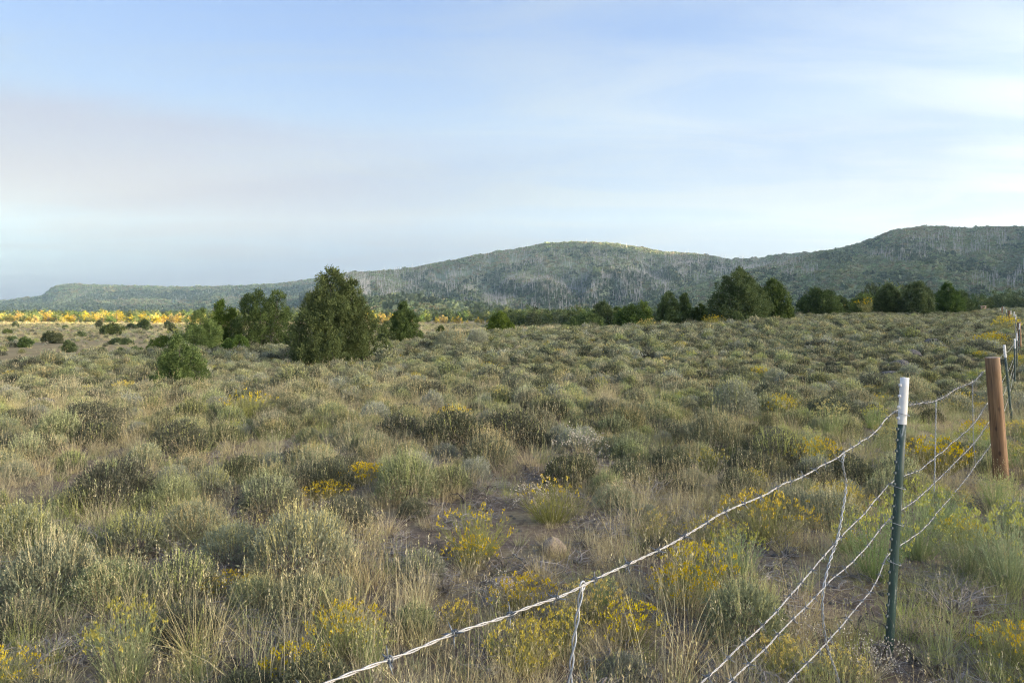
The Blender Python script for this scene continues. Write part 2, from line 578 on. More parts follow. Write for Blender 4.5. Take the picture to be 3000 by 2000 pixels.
ang = np.concatenate([np.linspace(-44, 44, 230), np.linspace(46, 314, 100)])
rad = np.concatenate([[0.0], np.exp(np.linspace(math.log(.6), math.log(3950), 250))])
AA, RR = np.meshgrid(np.radians(ang), rad)
gx, gy = RR * np.sin(AA), RR * np.cos(AA)
gz = GZ(gx, gy)
na, nr = len(ang), len(rad)
ii, jj = np.meshgrid(np.arange(nr - 1), np.arange(na), indexing='ij')
q = np.stack([ii * na + jj, (ii + 1) * na + jj, (ii + 1) * na + (jj + 1) % na, ii * na + (jj + 1) % na], -1).reshape(-1, 4)
q = q[:, ::-1]
g = Geo()
valley = sstep(0.95, 1.12, gy / np.maximum(crest(gx, np.maximum(gy, .1)), 1)) * (gy > 0)
valley = np.where(RR > 130, 1.0, valley)
g.add(np.stack([gx, gy, gz], -1).reshape(-1, 3), q, valley.ravel())
ground = tag(link('ground', g.mesh('ground', [M['ground']], True)), kind='structure')

# ------------------------------------------------------------------ mountains
HILL = {}


def hill(name, ridge, d_ridge, d_base, base_z, mat, gully=0.12, power=1.25, seed=1, nu=240, nv=70, gfreq=9.0, cliff=0.0):
    rp = np.array(ridge, float)
    px = np.linspace(rp[0, 0], rp[-1, 0], nu)
    py = np.interp(px, rp[:, 0], rp[:, 1])
    py = py + (fbm(px / 60, px * 0 + seed, seed, 4) - .5) * 5
    dr = d_ridge(px) if callable(d_ridge) else np.full(nu, float(d_ridge))
    db = d_base(px) if callable(d_base) else np.full(nu, float(d_base))
    rz = EYE - (py - HY) / F * dr
    v = np.concatenate([np.linspace(0, 1, nv), np.linspace(1.04, 1.6, 12)])
    U, V_ = np.meshgrid(np.linspace(0, 1, nu), v)
    D = db[None] + (dr - db)[None] * V_
    X = (px[None] - CX) / F * D
    prof = np.where(V_ <= 1, np.clip(V_, 0, 1) ** power, 1 - (V_ - 1) ** 2 * 1.4 - (V_ - 1) * .25)
    if cliff:
        prof = np.where(V_ <= 1, (1 - cliff) * prof + cliff * sstep(.80, .97, V_), prof)
    Z = base_z + (rz - base_z)[None] * prof
    env = np.clip(V_ * 3, 0, 1) * np.clip((1 - V_) * 3.0, 0, 1) ** 2
    span = (px[-1] - px[0]) / 2000.0
    n_ = fbm(U * gfreq * span + .9 * fbm(U * 3 * span, V_ * 2, seed + 9), V_ * 1.7, seed, 5)
    rid = 1 - np.abs(2 * n_ - 1) * 2.2
    Z = Z - (1 - rid) * 0 + env * (rid - .55) * gully * (rz - base_z)[None]
    Z = Z + env * (fbm(U * 40 * span, V_ * 12, seed + 3, 4) - .5) * .05 * (rz - base_z)[None]
    m_ = len(v)
    a, b = np.meshgrid(np.arange(m_ - 1), np.arange(nu - 1), indexing='ij')
    q = np.stack([a * nu + b, a * nu + b + 1, (a + 1) * nu + b + 1, (a + 1) * nu + b], -1).reshape(-1, 4)
    g = Geo()
    g.add(np.stack([X, D, Z], -1).reshape(-1, 3), q)
    o = tag(link(name, g.mesh(name, [mat], True)), kind='structure')
    HILL[name] = (px, X, D, Z, nv)
    return o


S_ = 1.2755
hill('mesa_hill', [(-300, 905), (-120, 898), (0, 884), (70, 873), (125, 871), (150, 850), (172, 838), (200, 835), (268, 837), (383, 840), (510, 842),
                   (612, 842), (714, 838), (816, 832), (880, 824), (930, 817), (1000, 812), (1100, 815), (1250, 830), (1400, 860), (1500, 880)],
     3300, lambda p: np.interp(p, [-300, 600, 1500], [2400, 2000, 1900]), -8, M['hill'], .10, 1.1, 21, cliff=.35)
hill('mountain', [(880, 860), (940, 835), (985, 822), (1001, 808), (1025, 800), (1097, 796), (1173, 791), (1275, 773), (1352, 761), (1441, 742), (1543, 727), (1594, 714),
                  (1696, 708), (1811, 716), (1875, 727), (1951, 740), (2028, 744), (2092, 753), (2143, 764), (2219, 758), (2296, 745), (2385, 740), (2500, 738),
                  (2700, 745), (3000, 760)],
     2400, lambda p: np.interp(p, [900, 1500, 3000], [1500, 1250, 1300]), -8, M['hill'], .30, 1.15, 5, nu=300, nv=90, cliff=.12)
hill('scrub_hill', [(1560, 960), (1671, 935), (1905, 881), (2045, 834), (2200, 790), (2300, 765), (2385, 744), (2450, 731), (2513, 717), (2564, 696), (2615, 676), (2704, 663),
                    (2780, 667), (2844, 670), (2921, 665), (3000, 665), (3150, 645), (3400, 610), (3800, 600), (4400, 640)],
     lambda p: np.interp(p, [1560, 2400, 3000, 4400], [1150, 1750, 1900, 2100]), lambda p: np.interp(p, [1560, 2400, 3000, 4400], [1000, 820, 760, 760]), -7,
     M['hill_right'], .13, .92, 33, nu=260, nv=80, gfreq=7)
hill('foothill', [(820, 925), (930, 900), (1010, 884), (1084, 879), (1150, 874), (1212, 875), (1275, 880), (1340, 890), (1467, 912), (1594, 937), (1700, 960)],
     1050, 620, -7, M['hill_right'], .10, .9, 44, nu=120, nv=40, gfreq=8)


def ring_ridge():
    """unseen ridge added behind and right of the camera to block the low sun"""
    d = np.array([sunx, suny])
    pv = np.array([suny, -sunx])
    t = np.concatenate([np.linspace(-3100, -420, 160), np.linspace(-415, -200, 120), np.linspace(-190, 700, 50)])
    h = np.interp(t, [-3100, -2480, -2450, -2360, -2330, -1200, -700, -420, -350, -289, -256, -236, -120, 100, 700],
                  [490, 490, 298, 308, 480, 440, 300, 80, 53, 53, 65, 74, 80, 78, 90])  # heights shaped for shade, dips let sun onto golden trees and summit
    h = h + (fbm(t / 70, t * 0, 3, 4) - .5) * np.where((t > -420) & (t < -150), 1.0, np.where(t < -420, 24, 5))
    s0 = np.interp(t, [-3100, -1000, -400, 700], [1900, 1900, 700, 700])
    f = np.array([0, .22, .45, .72, .9, 1, .93, .6, .1])
    k = np.array([.50, .62, .74, .86, .95, 1, 1.08, 1.3, 1.6])
    T = np.repeat(t[None], len(k), 0)
    S = k[:, None] * s0[None]
    Z = h[None] * f[:, None] - 9 + np.where((f[:, None] > .05) & (f[:, None] < .99), (fbm(T / 200, S / 200, 8, 4) - .5) * .12 * h[None], 0)
    XY = S[..., None] * d + T[..., None] * pv
    V = np.concatenate([XY, Z[..., None]], -1).reshape(-1, 3)
    nt_ = len(t)
    a, b = np.meshgrid(np.arange(len(k) - 1), np.arange(nt_ - 1), indexing='ij')
    q = np.stack([a * nt_ + b, (a + 1) * nt_ + b, (a + 1) * nt_ + b + 1, a * nt_ + b + 1], -1).reshape(-1, 4)
    g = Geo()
    g.add(V, q)
    tag(link('unseen_shade_ridge', g.mesh('unseen_shade_ridge', [M['hill_right']], True)), kind='structure')


ring_ridge()

# ------------------------------------------------------------------ scattering of what nobody could count
def scatter_group(mats=None):
    ng = bpy.data.node_groups.new('scatter', 'GeometryNodeTree')
    ng.interface.new_socket('Geometry', in_out='INPUT', socket_type='NodeSocketGeometry')
    ng.interface.new_socket('Geometry', in_out='OUTPUT', socket_type='NodeSocketGeometry')
    return ng


def scatter(name, pts, rotz, scl, idx, meshes, tilt=None):
    """one stuff object: copies of the meshes on points"""
    col = bpy.data.collections.new(name + '_kinds')
    for k, me in enumerate(meshes):
        col.objects.link(bpy.data.objects.new('%s_kind_%02d' % (name, k), me))
    me = bpy.data.meshes.new(name)
    n = len(pts)
    me.vertices.add(n)
    me.vertices.foreach_set('co', np.asarray(pts, np.float32).ravel())
    rot = np.zeros((n, 3), np.float32)
    rot[:, 2] = rotz
    if tilt is not None:
        rot[:, :2] = tilt
    scl = np.asarray(scl, np.float32)
    if scl.ndim == 1:
        scl = np.repeat(scl[:, None], 3, 1)
    a = me.attributes.new('rot', 'FLOAT_VECTOR', 'POINT'); a.data.foreach_set('vector', rot.ravel())
    a = me.attributes.new('scl', 'FLOAT_VECTOR', 'POINT'); a.data.foreach_set('vector', scl.ravel())
    a = me.attributes.new('idx', 'INT', 'POINT'); a.data.foreach_set('value', np.asarray(idx, np.int32))
    o = link(name, me)
    ng = scatter_group()
    nn, ll = ng.nodes, ng.links
    gi, go = nn.new('NodeGroupInput'), nn.new('NodeGroupOutput')
    ci = nn.new('GeometryNodeCollectionInfo')
    ci.inputs['Collection'].default_value = col
    ci.inputs['Separate Children'].default_value = True
    ci.inputs['Reset Children'].default_value = True
    ip = nn.new('GeometryNodeInstanceOnPoints')
    ip.inputs['Pick Instance'].default_value = True

    def attr(nm, ty):
        z = nn.new('GeometryNodeInputNamedAttribute')
        z.data_type = ty
        z.inputs['Name'].default_value = nm
        return z.outputs['Attribute']
    er = nn.new('FunctionNodeEulerToRotation')
    ll.new(attr('rot', 'FLOAT_VECTOR'), er.inputs[0])
    ll.new(er.outputs[0], ip.inputs['Rotation'])
    ll.new(attr('scl', 'FLOAT_VECTOR'), ip.inputs['Scale'])
    ll.new(attr('idx', 'INT'), ip.inputs['Instance Index'])
    ll.new(ci.outputs[0], ip.inputs['Instance'])
    ll.new(gi.outputs[0], ip.inputs['Points'])
    ll.new(ip.outputs[0], go.inputs[0])
    md = o.modifiers.new('scatter', 'NODES')
    md.node_group = ng
    return o


# ------------------------------------------------------------------ plants
def dome(n, r, lo=0.0):
    v = unit(r.normal(size=(n, 3)))
    v[:, 2] = np.abs(v[:, 2]) * (1 - lo) + lo * np.sign(v[:, 2])
    return unit(v)


def make_sage(seed, Rr=.30, Hh=.34, spikes=60, spike_len=.17, leaves=1.0, leaf='sage', spike='spike_green', size=1.0, twigs=16):
    """parts of one sagebrush: (foliage, flower stalks, woody stems)"""
    r = np.random.default_rng(seed)
    fol, stk, wod = Geo(), Geo(), Geo()
    n = int(400 * leaves)
    d = dome(n, r)
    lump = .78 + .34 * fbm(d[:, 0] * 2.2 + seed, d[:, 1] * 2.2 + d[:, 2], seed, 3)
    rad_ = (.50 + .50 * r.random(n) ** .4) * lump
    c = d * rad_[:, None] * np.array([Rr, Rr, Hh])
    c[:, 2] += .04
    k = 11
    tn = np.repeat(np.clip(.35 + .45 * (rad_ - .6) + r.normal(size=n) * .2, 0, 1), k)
    cc = np.repeat(c, k, 0) + r.normal(size=(n * k, 3)) * .018 * size
    dd = np.repeat(d, k, 0) * .6 + np.array([0, 0, .55]) + r.normal(size=(n * k, 3)) * .45
    g_leaves(fol, cc, dd, (.019 + .014 * r.random(n * k)) * size, (.0065 + .004 * r.random(n * k)) * size, tn, r=r)
    # woody stems from the root
    for i in range(twigs):
        e = dome(1, r)[0] * np.array([Rr, Rr, Hh]) * (.7 + .25 * r.random())
        mid = e * np.array([.62, .62, .35]) + r.normal(size=3) * .02
        ts = np.linspace(0, 1, 5)[:, None]
        pts = (1 - ts) ** 2 * np.array([0, 0, -.03]) + 2 * ts * (1 - ts) * mid + ts ** 2 * e
        g_tube(wod, pts, np.linspace(.008, .0025, 5) * size ** .5, 3, .25 + .4 * r.random(), cap=False)
    # fine dead twiglets low in the mound
    m = int(90 * leaves)
    d2 = dome(m, r)
    g_strips(wod, d2 * np.array([Rr, Rr, Hh * .5]) * (.4 + .5 * r.random((m, 1))), d2 + np.array([0, 0, .5]) + r.normal(size=(m, 3)) * .4,
             .09 * (.6 + r.random(m)), .003 * size, segs=1, tint=.2 + .6 * r.random(m), r=r)
    if spikes:
        d3 = unit(dome(spikes * 3, r) + np.array([0, 0, .45]))
        d3 = d3[:spikes]
        b = d3 * np.array([Rr, Rr, Hh]) * (.72 + .2 * r.random((spikes, 1)))
        ln = spike_len * (.55 + .75 * r.random(spikes))
        dirs = d3 * np.array([.35, .35, 0]) + np.array([0, 0, 1.0]) + r.normal(size=(spikes, 3)) * .10
        ti = np.clip(.5 + .25 * r.normal(size=spikes), 0, 1)
        g_strips(stk, b, dirs, ln, .0045 * size, segs=2, tint=ti * .6, tint_tip=ti, taper=True, r=r, bend=r.normal(size=(spikes, 3)) * .06)
        kk = 11 if size < 1.5 else 4
        u = unit(dirs)
        f = .25 + .75 * r.random((spikes, kk, 1))
        p = (b[:, None] + u[:, None] * ln[:, None, None] * f).reshape(-1, 3)
        g_leaves(stk, p, np.repeat(u, kk, 0) + r.normal(size=(spikes * kk, 3)) * .35, .014 * size ** .8 * (.7 + .6 * r.random(spikes * kk)), .0045 * size ** .9,
                 np.repeat(ti, kk), r=r)
    return fol, stk, wod


def make_rabbit(seed, Rr=.22, Hh=.32, stems=110, flowers=.7, size=1.0, stem='rb', leafy=3, fl=1.0):
    """parts of one rabbitbrush: (stems with leaves, flower heads)"""
    r = np.random.default_rng(seed)
    st, fw = Geo(), Geo()
    a = r.random(stems) * 2 * np.pi
    q_ = r.random(stems) ** .6
    d = np.stack([np.cos(a) * q_ * Rr * 1.1, np.sin(a) * q_ * Rr * 1.1, Hh * (1.02 - .32 * q_ ** 2) * (.75 + .35 * r.random(stems))], 1)
    b = np.stack([np.cos(a) * q_ * Rr * .25, np.sin(a) * q_ * Rr * .25, np.zeros(stems) - .02], 1)
    ln = np.linalg.norm(d, axis=1)
    u = unit(d)
    bend = np.array([0, 0, .12]) - u * np.array([.12, .12, 0])
    ti = np.clip(.45 + .25 * r.normal(size=stems), 0, 1)
    tip = g_strips(st, b, u, ln, .0036 * size, bend=np.broadcast_to(bend, (stems, 3)) if bend.ndim == 1 else bend, segs=3, tint=ti * .5, tint_tip=ti, r=r)
    k = leafy
    f = .35 + .6 * r.random((stems, k, 1))
    p = (b[:, None] + u[:, None] * ln[:, None, None] * f + bend[:, None] * ln[:, None, None] * f * f).reshape(-1, 3)
    g_leaves(st, p, np.repeat(u, k, 0) + r.normal(size=(stems * k, 3)) * .35, .034 * size ** .7 * (.7 + .6 * r.random(stems * k)), .0042 * size, np.repeat(ti, k), r=r)
    # dead stems at the foot
    m = stems // 3
    a2 = r.random(m) * 2 * np.pi
    g_strips(st, np.zeros((m, 3)), np.stack([np.cos(a2), np.sin(a2), .6 + r.random(m)], 1), Hh * .45, .003 * size, segs=1, tint=0.0, r=r)
    sel = np.nonzero(r.random(stems) < flowers)[0]
    n = len(sel)
    if n:
        k = 7 if size < 1.5 else 4
        c = np.repeat(tip[sel], k, 0) + r.normal(size=(n * k, 3)) * .0075 * fl - np.array([0, 0, .006])
        dd = np.repeat(u[sel], k, 0) * .4 + np.array([0, 0, .8]) + r.normal(size=(n * k, 3)) * .4
        g_leaves(fw, c, dd, .019 * size ** .6 * fl * (.7 + .6 * r.random(n * k)), .0085 * size ** .6 * fl, r.random(n * k), r=r)
    return st, fw


def make_grass(seed, n=70, Ln=.26, spread=.06, lean=.45, heads=.15, w=.003, size=1.0):
    r = np.random.default_rng(seed)
    g, hd = Geo(), Geo()
    a = r.random(n) * 2 * np.pi
    q_ = r.random(n) ** .5
    b = np.stack([np.cos(a) * q_ * spread, np.sin(a) * q_ * spread, np.full(n, -.01)], 1)
    u = unit(np.stack([np.cos(a) * lean * q_, np.sin(a) * lean * q_, np.ones(n)], 1) + r.normal(size=(n, 3)) * .18)
    ln = Ln * (.45 + .75 * r.random(n))
    bend = u * np.array([.5, .5, 0]) * (.4 + r.random((n, 1))) - np.array([0, 0, .10]) + r.normal(size=(n, 3)) * .08
    ti = np.clip(.5 + .28 * r.normal(size=n), 0, 1)
    tip = g_strips(g, b, u, ln, w * size, bend=bend, segs=3, tint=ti * .8, tint_tip=ti, r=r)
    sel = np.nonzero(r.random(n) < heads)[0]
    m = len(sel)
    if m:
        # seed stalks rise above the blades
        s = g_strips(g, b[sel], u[sel] + np.array([0, 0, .8]), Ln * (1.25 + .5 * r.random(m)), .0022 * size, segs=3, tint=.75, r=r,
                     bend=np.stack([r.normal(size=m) * .14, r.normal(size=m) * .14, -.04 * np.ones(m)], 1))
        k = 6
        off = np.array([0, 0, 1.0]) * (r.random((m, k, 1)) - .7) * .06
        g_leaves(g, (s[:, None] + off).reshape(-1, 3), np.array([0, 0, 1.0]) + r.normal(size=(m * k, 3)) * .3, .013 * size ** .5, .0032 * size ** .5, .85, r=r)
    return g


def make_dead(seed, Rr=.3, Hh=.22, n=34):
    r = np.random.default_rng(seed)
    g = Geo()
    for i in range(n):
        e = dome(1, r)[0] * np.array([Rr, Rr, Hh]) * (.7 + .6 * r.random())
        mid = e * np.array([.5, .5, .9]) + r.normal(size=3) * .06
        ts = np.linspace(0, 1, 6)[:, None]
        pts = (1 - ts) ** 2 * np.array([0, 0, 0]) + 2 * ts * (1 - ts) * mid + ts ** 2 * e + r.normal(size=(6, 3)) * .008
        g_tube(g, pts, np.linspace(.0055, .0016, 6), 3, .3 + .6 * r.random(), cap=False)
        for j in (2, 3, 4):
            k = 3
            g_strips(g, np.repeat(pts[j][None], k, 0), (e - mid)[None] / .3 + r.normal(size=(k, 3)) * .7, .05 + .1 * r.random(k), .0028, segs=2, tint=.4 + .5 * r.random(k), r=r,
                     bend=r.normal(size=(k, 3)) * .2)
    return g


def make_pale(seed, Rr=.16, Hh=.22, n=60):
    """low pale plant with whitish seed heads"""
    r = np.random.default_rng(seed)
    g, f = Geo(), Geo()
    d = dome(n, r) + np.array([0, 0, .5])
    u = unit(d)
    ln = Hh * (.6 + .5 * r.random(n))
    tip = g_strips(g, np.zeros((n, 3)), u, ln, .0028, segs=2, tint=.4 + .4 * r.random(n), r=r, bend=r.normal(size=(n, 3)) * .1)
    k = 6
    g_leaves(f, np.repeat(tip, k, 0) + r.normal(size=(n * k, 3)) * .012, r.normal(size=(n * k, 3)) + np.array([0, 0, .5]), .011, .007, r.random(n * k), r=r)
    return g, f


def joined(name, parts, mats):
    g = Geo()
    for i, p in enumerate(parts):
        if p.n:
            g.merge(p, i)
    return g.mesh(name, mats)


SAGE_TYPES = {
    'plain': dict(leaf='sage_dark', spike='spike_green', kw=dict(spikes=26, spike_len=.10, Rr=.31, Hh=.32)),
    'green': dict(leaf='sage', spike='spike_green', kw=dict(spikes=150, spike_len=.15, Rr=.28, Hh=.34)),
    'tan': dict(leaf='sage', spike='spike_tan', kw=dict(spikes=150, spike_len=.165, Rr=.33, Hh=.33)),
    'silver': dict(leaf='sage_silver', spike='spike_green', kw=dict(spikes=36, spike_len=.16, Rr=.26, Hh=.32)),
}
SAGE_PARTS, SAGE_MESH, SAGE_MID, SAGE_FAR = {}, {}, {}, {}
for ti_, (ty, sp) in enumerate(SAGE_TYPES.items()):
    for v in range(3):
        pr = make_sage(100 + ti_ * 10 + v, leaves=1.35, **sp['kw'])
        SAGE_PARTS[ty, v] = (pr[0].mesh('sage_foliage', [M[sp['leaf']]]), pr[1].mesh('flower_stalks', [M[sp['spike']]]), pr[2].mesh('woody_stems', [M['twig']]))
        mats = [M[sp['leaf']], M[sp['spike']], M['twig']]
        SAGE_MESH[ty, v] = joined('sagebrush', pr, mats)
        kw = dict(sp['kw'])
        kw['spikes'] = int(kw['spikes'] * .85)
        SAGE_MID[ty, v] = joined('sagebrush', make_sage(300 + ti_ * 10 + v, leaves=.42, size=1.9, twigs=8, **kw), mats)
        kw['spikes'] = int(kw['spikes'] * .62)
        SAGE_FAR[ty, v] = joined('sagebrush', make_sage(500 + ti_ * 10 + v, leaves=.13, size=3.6, twigs=3, **kw), mats)

RB_PARTS, RB_MESH, RB_FAR = {}, {}, {}
for ty, (sm, fm, kw) in {
    'yellow': ('rb_stem', 'rb_flower', dict(Rr=.22, Hh=.27, stems=200, flowers=.54, fl=.95)),
    'dull': ('rb_stem', 'rb_flower', dict(Rr=.24, Hh=.30, stems=210, flowers=.16)),
    'green': ('gb_stem', 'gb_flower', dict(Rr=.22, Hh=.46, stems=170, flowers=.30, leafy=6, fl=1.25)),
}.items():
    for v in range(3):
        pr = make_rabbit(700 + v + 10 * len(ty), **kw)
        RB_PARTS[ty, v] = (pr[0].mesh('stems', [M[sm]]), pr[1].mesh('flower_heads', [M[fm]]))
        RB_MESH[ty, v] = joined('rabbitbrush', pr, [M[sm], M[fm]])
        k2 = dict(kw)
        k2.update(stems=kw['stems'] // 4, leafy=3, size=3.0)
        RB_FAR[ty, v] = joined('rabbitbrush', make_rabbit(800 + v + 10 * len(ty), **k2), [M[sm], M[fm]])

GRASS = []
for v in range(5):
    GRASS.append(make_grass(900 + v, n=85, Ln=.15 + .025 * v, heads=.08).mesh('grass_tuft', [M['straw']]))
for v in range(3):
    GRASS.append(make_grass(920 + v, n=70, Ln=.15 + .025 * v, heads=.05, lean=.3).mesh('grass_tuft', [M['green_grass']]))
for v in range(2):   # sparse tall seed stalks
    GRASS.append(make_grass(940 + v, n=12, Ln=.27, heads=.9, lean=.3, spread=.09).mesh('grass_tuft', [M['straw']]))
for v in range(2):   # litter lying on the soil
    GRASS.append(make_grass(950 + v, n=50, Ln=.14, heads=0, lean=3.0, spread=.16, w=.0026).mesh('grass_tuft', [M['straw']]))
N_NEAR_GRASS = len(GRASS)
for v in range(3):
    GRASS.append(make_grass(960 + v, n=30, Ln=.17, heads=.05, size=3.4, spread=.12).mesh('grass_tuft', [M['straw']]))
for v in range(2):
    GRASS.append(make_grass(970 + v, n=28, Ln=.16, heads=.03, size=3.4, spread=.12).mesh('grass_tuft', [M['green_grass']]))

# ---- plants one can point to in the photograph -------------------------------------------------
taken = []      # (x, y, radius)
CNT = {}


def place(name, parts, part_names, loc, s, rz, label, cat, group=None, zs=1.0, sink=.015):
    o = link(name, parts[0], loc=(loc[0], loc[1], loc[2] - sink))
    o.rotation_euler = (0, 0, rz)
    o.scale = (s, s, s * zs)
    for me, pn in zip(parts[1:], part_names):
        c_ = link(pn, me, o)
        if pn != 'woody_stems':
            c_['kind'] = 'stuff'
    return tag(o, label, cat, group)


SAGE_LIST = [   # type, photo column, photo row of the foot, width in photo pixels, height factor, label
    ('green', 60, 1600, 175, 1.25, 'sagebrush with tall yellow green stalks at the left edge, nearest the dark hollow'),
    ('green', 395, 1625, 190, 1.15, 'round sagebrush crowned with upright pale green stalks at left, dark underneath'),
    ('tan', 150, 1755, 300, 1.2, 'big sagebrush with long tan stalks in the lower left corner, dark at its foot'),
    ('tan', 330, 1765, 250, 1.05, 'leafy sagebrush with a tuft of tan stalks, right beside the corner sagebrush'),
    ('green', 540, 1755, 210, 1.05, 'sagebrush with loose yellow green stalks between the corner bushes and the big tan one'),
    ('tan', 880, 1680, 330, 1.15, 'largest tan topped sagebrush, dome shaped with dark woody foot, left of centre'),
    ('tan', 690, 1640, 220, 1.0, 'medium sagebrush with thin tan stalks left of the big tan dome'),
    ('green', 790, 1500, 190, 1.0, 'sagebrush with grey leaves and green stalks behind the big tan dome'),
    ('green', 1190, 1465, 200, 1.15, 'sagebrush with pale green crown over a nearly black foot, centre of the field'),
    ('plain', 1330, 1310, 230, 1.0, 'broad dark grey sagebrush in the middle distance at centre left'),
    ('plain', 1500, 1310, 220, 1.0, 'broad dark grey sagebrush joined on the right of its twin at centre'),
    ('tan', 1430, 1370, 170, 1.3, 'narrow sagebrush with reddish tan stalks in front of the broad dark pair'),
    ('plain', 1670, 1425, 190, 1.0, 'dark rounded sagebrush with grey leaves right of centre'),
    ('tan', 2095, 1330, 200, 1.25, 'sagebrush with a bushy straw yellow crown left of the tall wire stay'),
    ('plain', 2245, 1345, 150, 1.0, 'dark olive sagebrush just right of the straw crowned one'),
    ('silver', 2155, 1225, 140, 1.3, 'pale green airy bush behind the straw crowned sagebrush'),
    ('plain', 2440, 1240, 190, .85, 'wide low sagebrush with dark shadowed foot and dull crown left of the steel post'),
    ('silver', 1000, 1745, 110, .9, 'small silver grey sagebrush cushion on bare soil at lower centre left'),
    ('silver', 1240, 1690, 150, .9, 'grey green sagebrush above the heap of dead twigs'),
    ('plain', 2370, 1440, 170, 1.0, 'grey leafy sagebrush behind the near wires, left of the steel post'),
    ('silver', 1400, 1012, 70, 1.2, 'blue grey round sagebrush on the rise beside the pale bushy one'),
    ('tan', 1320, 1025, 110, 1.1, 'round straw coloured bush on the rise left of the blue grey one'),
    ('tan', 950, 1192, 110, .9, 'rust brown bush alone in the left middle field'),
    ('tan', 125, 1130, 110, .9, 'olive bush at the far left of the middle field'),
    ('silver', 1265, 1205, 80, 1.3, 'whitish grey stalky sagebrush in the centre of the middle field'),
    ('silver', 1830, 1985, 160, .75, 'low whitish grey sagebrush on bare dirt at the bottom edge near the wire stay'),
]
RB_LIST = [
    ('green', 375, 2010, 210, 1.05, 'tall green rabbitbrush with yellow tips at the bottom edge, lower left'),
    ('green', 565, 2025, 130, .95, 'narrow green rabbitbrush right of the tall one at the bottom edge'),
    ('yellow', 855, 1990, 170, .9, 'rabbitbrush with orange yellow flowers at the bottom edge near the wire end'),
    ('yellow', 1010, 1920, 220, 1.05, 'wide yellow flowered rabbitbrush above the lowest stretch of top wire'),
    ('green', 1090, 1950, 130, .9, 'pale green stalky bush in front of the wide yellow one'),
    ('yellow', 1340, 1835, 110, 1.1, 'upright narrow yellow rabbitbrush behind the top wire at lower centre'),
    ('yellow', 1530, 1800, 190, .95, 'dense yellow rabbitbrush above the top wire, left of the wire loop'),
    ('yellow', 1535, 1975, 210, 1.05, 'bright yellow rabbitbrush at the bottom edge left of the hanging stay'),
    ('yellow', 1640, 1900, 190, .9, 'yellow green rabbitbrush just left of the hanging stay'),
    ('yellow', 1845, 1895, 200, .95, 'yellow rabbitbrush right of the hanging stay'),
    ('green', 1765, 1770, 90, 1.0, 'bright green grassy bush directly right of the wire loop'),
    ('yellow', 2000, 1770, 190, .9, 'yellow rabbitbrush in the shadowy dip below the top wire'),
    ('yellow', 2245, 1585, 250, .9, 'broad mound of yellow rabbitbrush below the middle of the top wire'),
    ('green', 2160, 1680, 140, .95, 'light green bush with few flowers in front of the broad yellow mound'),
    ('yellow', 2090, 1600, 150, .9, 'rabbitbrush on the left flank of the broad yellow mound'),
    ('yellow', 2295, 1975, 170, 1.0, 'deep yellow rabbitbrush between the lower wires at the bottom edge'),
    ('yellow', 2455, 1985, 150, .95, 'yellow rabbitbrush at the foot of the bent wire stay'),
    ('green', 2560, 1700, 190, 1.1, 'pale green rabbitbrush just left of the steel post'),
    ('green', 2690, 1640, 210, .95, 'green rabbitbrush with few blooms just right of the steel post'),
    ('green', 2835, 1690, 200, .85, 'green rabbitbrush with yellow tips midway to the right edge'),
    ('green', 2960, 1720, 240, .95, 'tallest bright green rabbitbrush at the right edge'),
    ('green', 2770, 1560, 170, .75, 'green rabbitbrush behind the lowest wires near the wooden post'),
    ('dull', 1400, 1630, 200, 1.0, 'olive rabbitbrush in front of the tan rock, left of it'),
    ('dull', 1620, 1530, 180, 1.0, 'olive green rabbitbrush mound behind the tan rock'),
    ('yellow', 1380, 1660, 150, .9, 'small flowering rabbitbrush near the tan rock'),
    ('yellow', 660, 1740, 130, .8, 'rabbitbrush with scattered yellow heads right of the loose stalked sagebrush'),
    ('yellow', 1065, 1430, 130, .9, 'yellow topped rabbitbrush in the field at centre left'),
    ('yellow', 960, 1475, 130, .8, 'yellow rabbitbrush low in front of the dark crowned sagebrush'),
    ('green', 2435, 1285, 90, 1.2, 'light green feathery bush left of the steel post top'),
    ('yellow', 2950, 985, 70, 1.3, 'tall shrub with deep yellow flowers against the far fence posts'),
    ('yellow', 2905, 1020, 80, .9, 'sprawling yellow flowered shrub at the foot of the tall one by the fence'),
    ('green', 540, 1032, 90, .9, 'bright yellow green shrub behind the small front juniper'),
    ('dull', 2430, 925, 70, .8, 'yellow shrub under the right hand junipers on the rise'),
    ('dull', 2560, 922, 90, .8, 'wide yellow shrub between two dark junipers on the rise'),
    ('dull', 1900, 968, 60, .8, 'straw yellow shrub at the foot of the slim juniper pair'),
    ('dull', 2090, 957, 60, .8, 'olive yellow shrub in front of the tallest right juniper'),
    ('dull', 1190, 1002, 60, .9, 'small yellow green shrub beside the conical juniper'),
]
for i, (ty, px, py, w, zs, lab) in enumerate(SAGE_LIST):
    p = hit(px, py)
    s = w / F * p[1] / (2 * SAGE_TYPES[ty]['kw']['Rr']) / 1.05
    place('sagebrush', SAGE_PARTS[ty, i % 3], ('flower_stalks', 'woody_stems'), p, s, rng.random() * 6.28, lab, 'sagebrush', None, zs * .92)
    taken.append((p[0], p[1], w / F * p[1] * .42))
for i, (ty, px, py, w, zs, lab) in enumerate(RB_LIST):
    p = hit(px, py)
    s = w / F * p[1] / .46
    place('rabbitbrush', RB_PARTS[ty, i % 3], ('flower_heads',), p, s, rng.random() * 6.28, lab, 'rabbitbrush', None, zs)
    taken.append((p[0], p[1], w / F * p[1] * .36))
